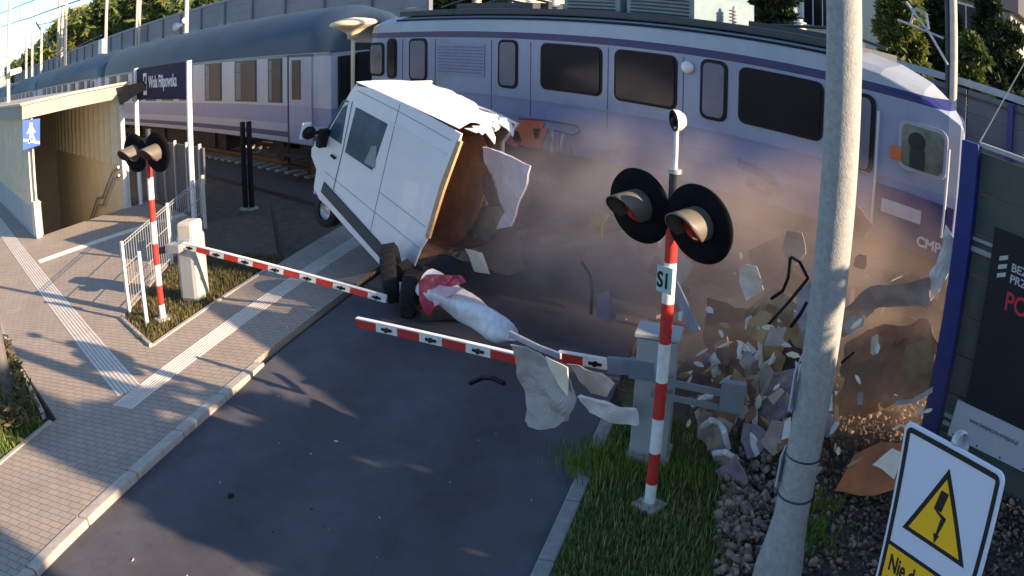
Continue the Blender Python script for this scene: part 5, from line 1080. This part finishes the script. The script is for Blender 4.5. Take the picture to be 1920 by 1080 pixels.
# glass and grit on the road
for i in range(40):
    s_ = random.uniform(3.5, 9.5); t_ = random.uniform(-5.6, -1.8); p = ST(s_, t_, -.075); r = random.uniform(.008, .022)
    b = MB(); b.prism([p+V((random.uniform(-1, 1)*r, random.uniform(-1, 1)*r, 0)) for _ in range(3)], (0, 0, r*.5)); tag(b.build('road_chip', [W_CR, W_WH, M_BLACK][i % 3]), 'one of the tiny chips lying scattered on the road', 'chip', 'tiny chips on the road')
def wirep(pts, Y, r, label, name='bent_wire'):
    b = MB(); P = [PY(px, py, Y+random.uniform(-.08, .08)) for px, py in pts]; b.path(P, r, 8); tag(b.build(name, M_BLACK), label, 'wire', 'bent wires torn from the van')
wirep([(1484, 482), (1500, 492), (1515, 522), (1480, 565), (1437, 612)], 7.6, .018, 'bent black wire forming a hook left of the concrete pole')
wirep([(1482, 482), (1478, 520), (1468, 545), (1446, 560)], 7.55, .018, 'curved black wire inside the hooked wire')
wirep([(1513, 566), (1500, 590), (1483, 612)], 7.5, .02, 'short black wire below the hooked wire')
wirep([(1090, 490), (1106, 515), (1111, 545), (1108, 590)], 8.6, .022, 'dark curved wire above the long lilac beam')
wirep([(1578, 680), (1590, 670), (1602, 660)], 7.4, .012, 'thin twig like wire at the right side of the concrete pole')
wirep([(1553, 820), (1560, 850), (1566, 880)], 6.6, .01, 'thin wire standing in the ballast right of the concrete pole')
wirep([(882, 718), (905, 708), (925, 709), (945, 719)], 5.9, .03, 'dark bent hose lying on the road below the barrier arm')
a_ = G(433, 930, -.07); b = MB(); b.lathe(a_, (0, 0, 1), [(.04, 0), (.035, .02), (0, .03)], 9); tag(b.build('road_pebble', M_BLACK), 'small black pebble on the empty road', 'pebble')
kinds = [(W_BR, 'brown lining scrap tumbling in the dust cloud', 'brown lining scraps'), (W_TAN, 'tan plywood scrap tumbling in the dust cloud', 'tan plywood scraps'), (W_PU, 'lilac painted scrap tumbling in the dust cloud', 'lilac painted scraps'), (W_TP, 'taupe lining scrap tumbling in the dust cloud', 'taupe lining scraps'), (W_WH, 'jagged white body scrap tumbling in the dust cloud', 'jagged white body scraps')]
for i in range(66):
    if i < 46: px, py, Y, r = random.gauss(1400, 75), random.gauss(770, 70), random.uniform(7.0, 8.6), random.uniform(14, 40)
    else: px, py, Y, r = random.uniform(1050, 1700), random.uniform(420, 720), random.uniform(8.3, 9.8), random.uniform(14, 34)
    if PY(px, py, Y).z < .12: Y = min(Y, 7.0)
    if PY(px, py, Y).z < .28: continue
    k = random.choice([0, 0, 1, 2, 3, 3, 0, 4]); a0 = random.uniform(0, 6.28); P = []
    for q_ in range(6): a = a0+q_*1.047+random.uniform(-.3, .3); rr = r*random.uniform(.5, 1.3); P.append((px+rr*math.cos(a)*.8, py+rr*math.sin(a)*1.2))
    crumple('scrap', P, Y, kinds[k][0], kinds[k][1], 'scrap', kinds[k][2], amp=.06, cuts=2)
# ------------------------------------------------------------------ dust cloud
def dust(name, c, rad, dens, col, label, fr=1.3, seed=0.0):
    b = MB(); v, f = ico(); bm = bmesh.new(); bmesh.ops.create_icosphere(bm, subdivisions=3, radius=1.0); me = bpy.data.meshes.new(name); bm.to_mesh(me); bm.free()
    o = bpy.data.objects.new(name, me); COL.objects.link(o); o.location = c; o.scale = rad
    m = bpy.data.materials.new(name); m.use_nodes = True; t = m.node_tree; L = t.links; t.nodes.remove(t.nodes['Principled BSDF'])
    pv = t.nodes.new('ShaderNodeVolumePrincipled'); pv.inputs['Color'].default_value = col+(1,); pv.inputs['Anisotropy'].default_value = .2
    L.new(pv.outputs[0], t.nodes['Material Output'].inputs['Volume'])
    tc = t.nodes.new('ShaderNodeTexCoord'); ln = t.nodes.new('ShaderNodeVectorMath'); ln.operation = 'LENGTH'; L.new(tc.outputs['Object'], ln.inputs[0])
    fo = t.nodes.new('ShaderNodeMapRange'); fo.inputs['From Min'].default_value = .45; fo.inputs['From Max'].default_value = 1.0; fo.inputs['To Min'].default_value = 1; fo.inputs['To Max'].default_value = 0; L.new(ln.outputs['Value'], fo.inputs['Value'])
    geo = t.nodes.new('ShaderNodeNewGeometry'); n = t.nodes.new('ShaderNodeTexNoise'); n.inputs['Scale'].default_value = fr; n.inputs['Detail'].default_value = 3
    mp = t.nodes.new('ShaderNodeMapping'); mp.inputs['Location'].default_value = (seed, 0, 0); L.new(geo.outputs['Position'], mp.inputs[0]); L.new(mp.outputs[0], n.inputs['Vector'])
    nr = t.nodes.new('ShaderNodeMapRange'); nr.inputs['From Min'].default_value = .38; nr.inputs['From Max'].default_value = .66; nr.inputs['To Min'].default_value = .15; nr.inputs['To Max'].default_value = 1.5; L.new(n.outputs['Fac'], nr.inputs['Value'])
    mu = t.nodes.new('ShaderNodeMath'); mu.operation = 'MULTIPLY'; L.new(fo.outputs[0], mu.inputs[0]); L.new(nr.outputs[0], mu.inputs[1])
    m2 = t.nodes.new('ShaderNodeMath'); m2.operation = 'MULTIPLY'; m2.inputs[1].default_value = dens; L.new(mu.outputs[0], m2.inputs[0]); L.new(m2.outputs[0], pv.inputs['Density'])
    me.materials.append(m); return tag(o, label, 'dust', kind='stuff')
dust('dust_cloud', (-7.4, 9.2, 1.2), (4.0, 1.7, 2.1), .7, (.66, .60, .61), 'brown dust cloud between the van and the lower side of the locomotive')
dust('dust_cloud', (-4.3, 8.9, 1.2), (2.4, 1.6, 2.3), .7, (.62, .50, .41), 'warm brown dust cloud behind the concrete pole', seed=9.0)
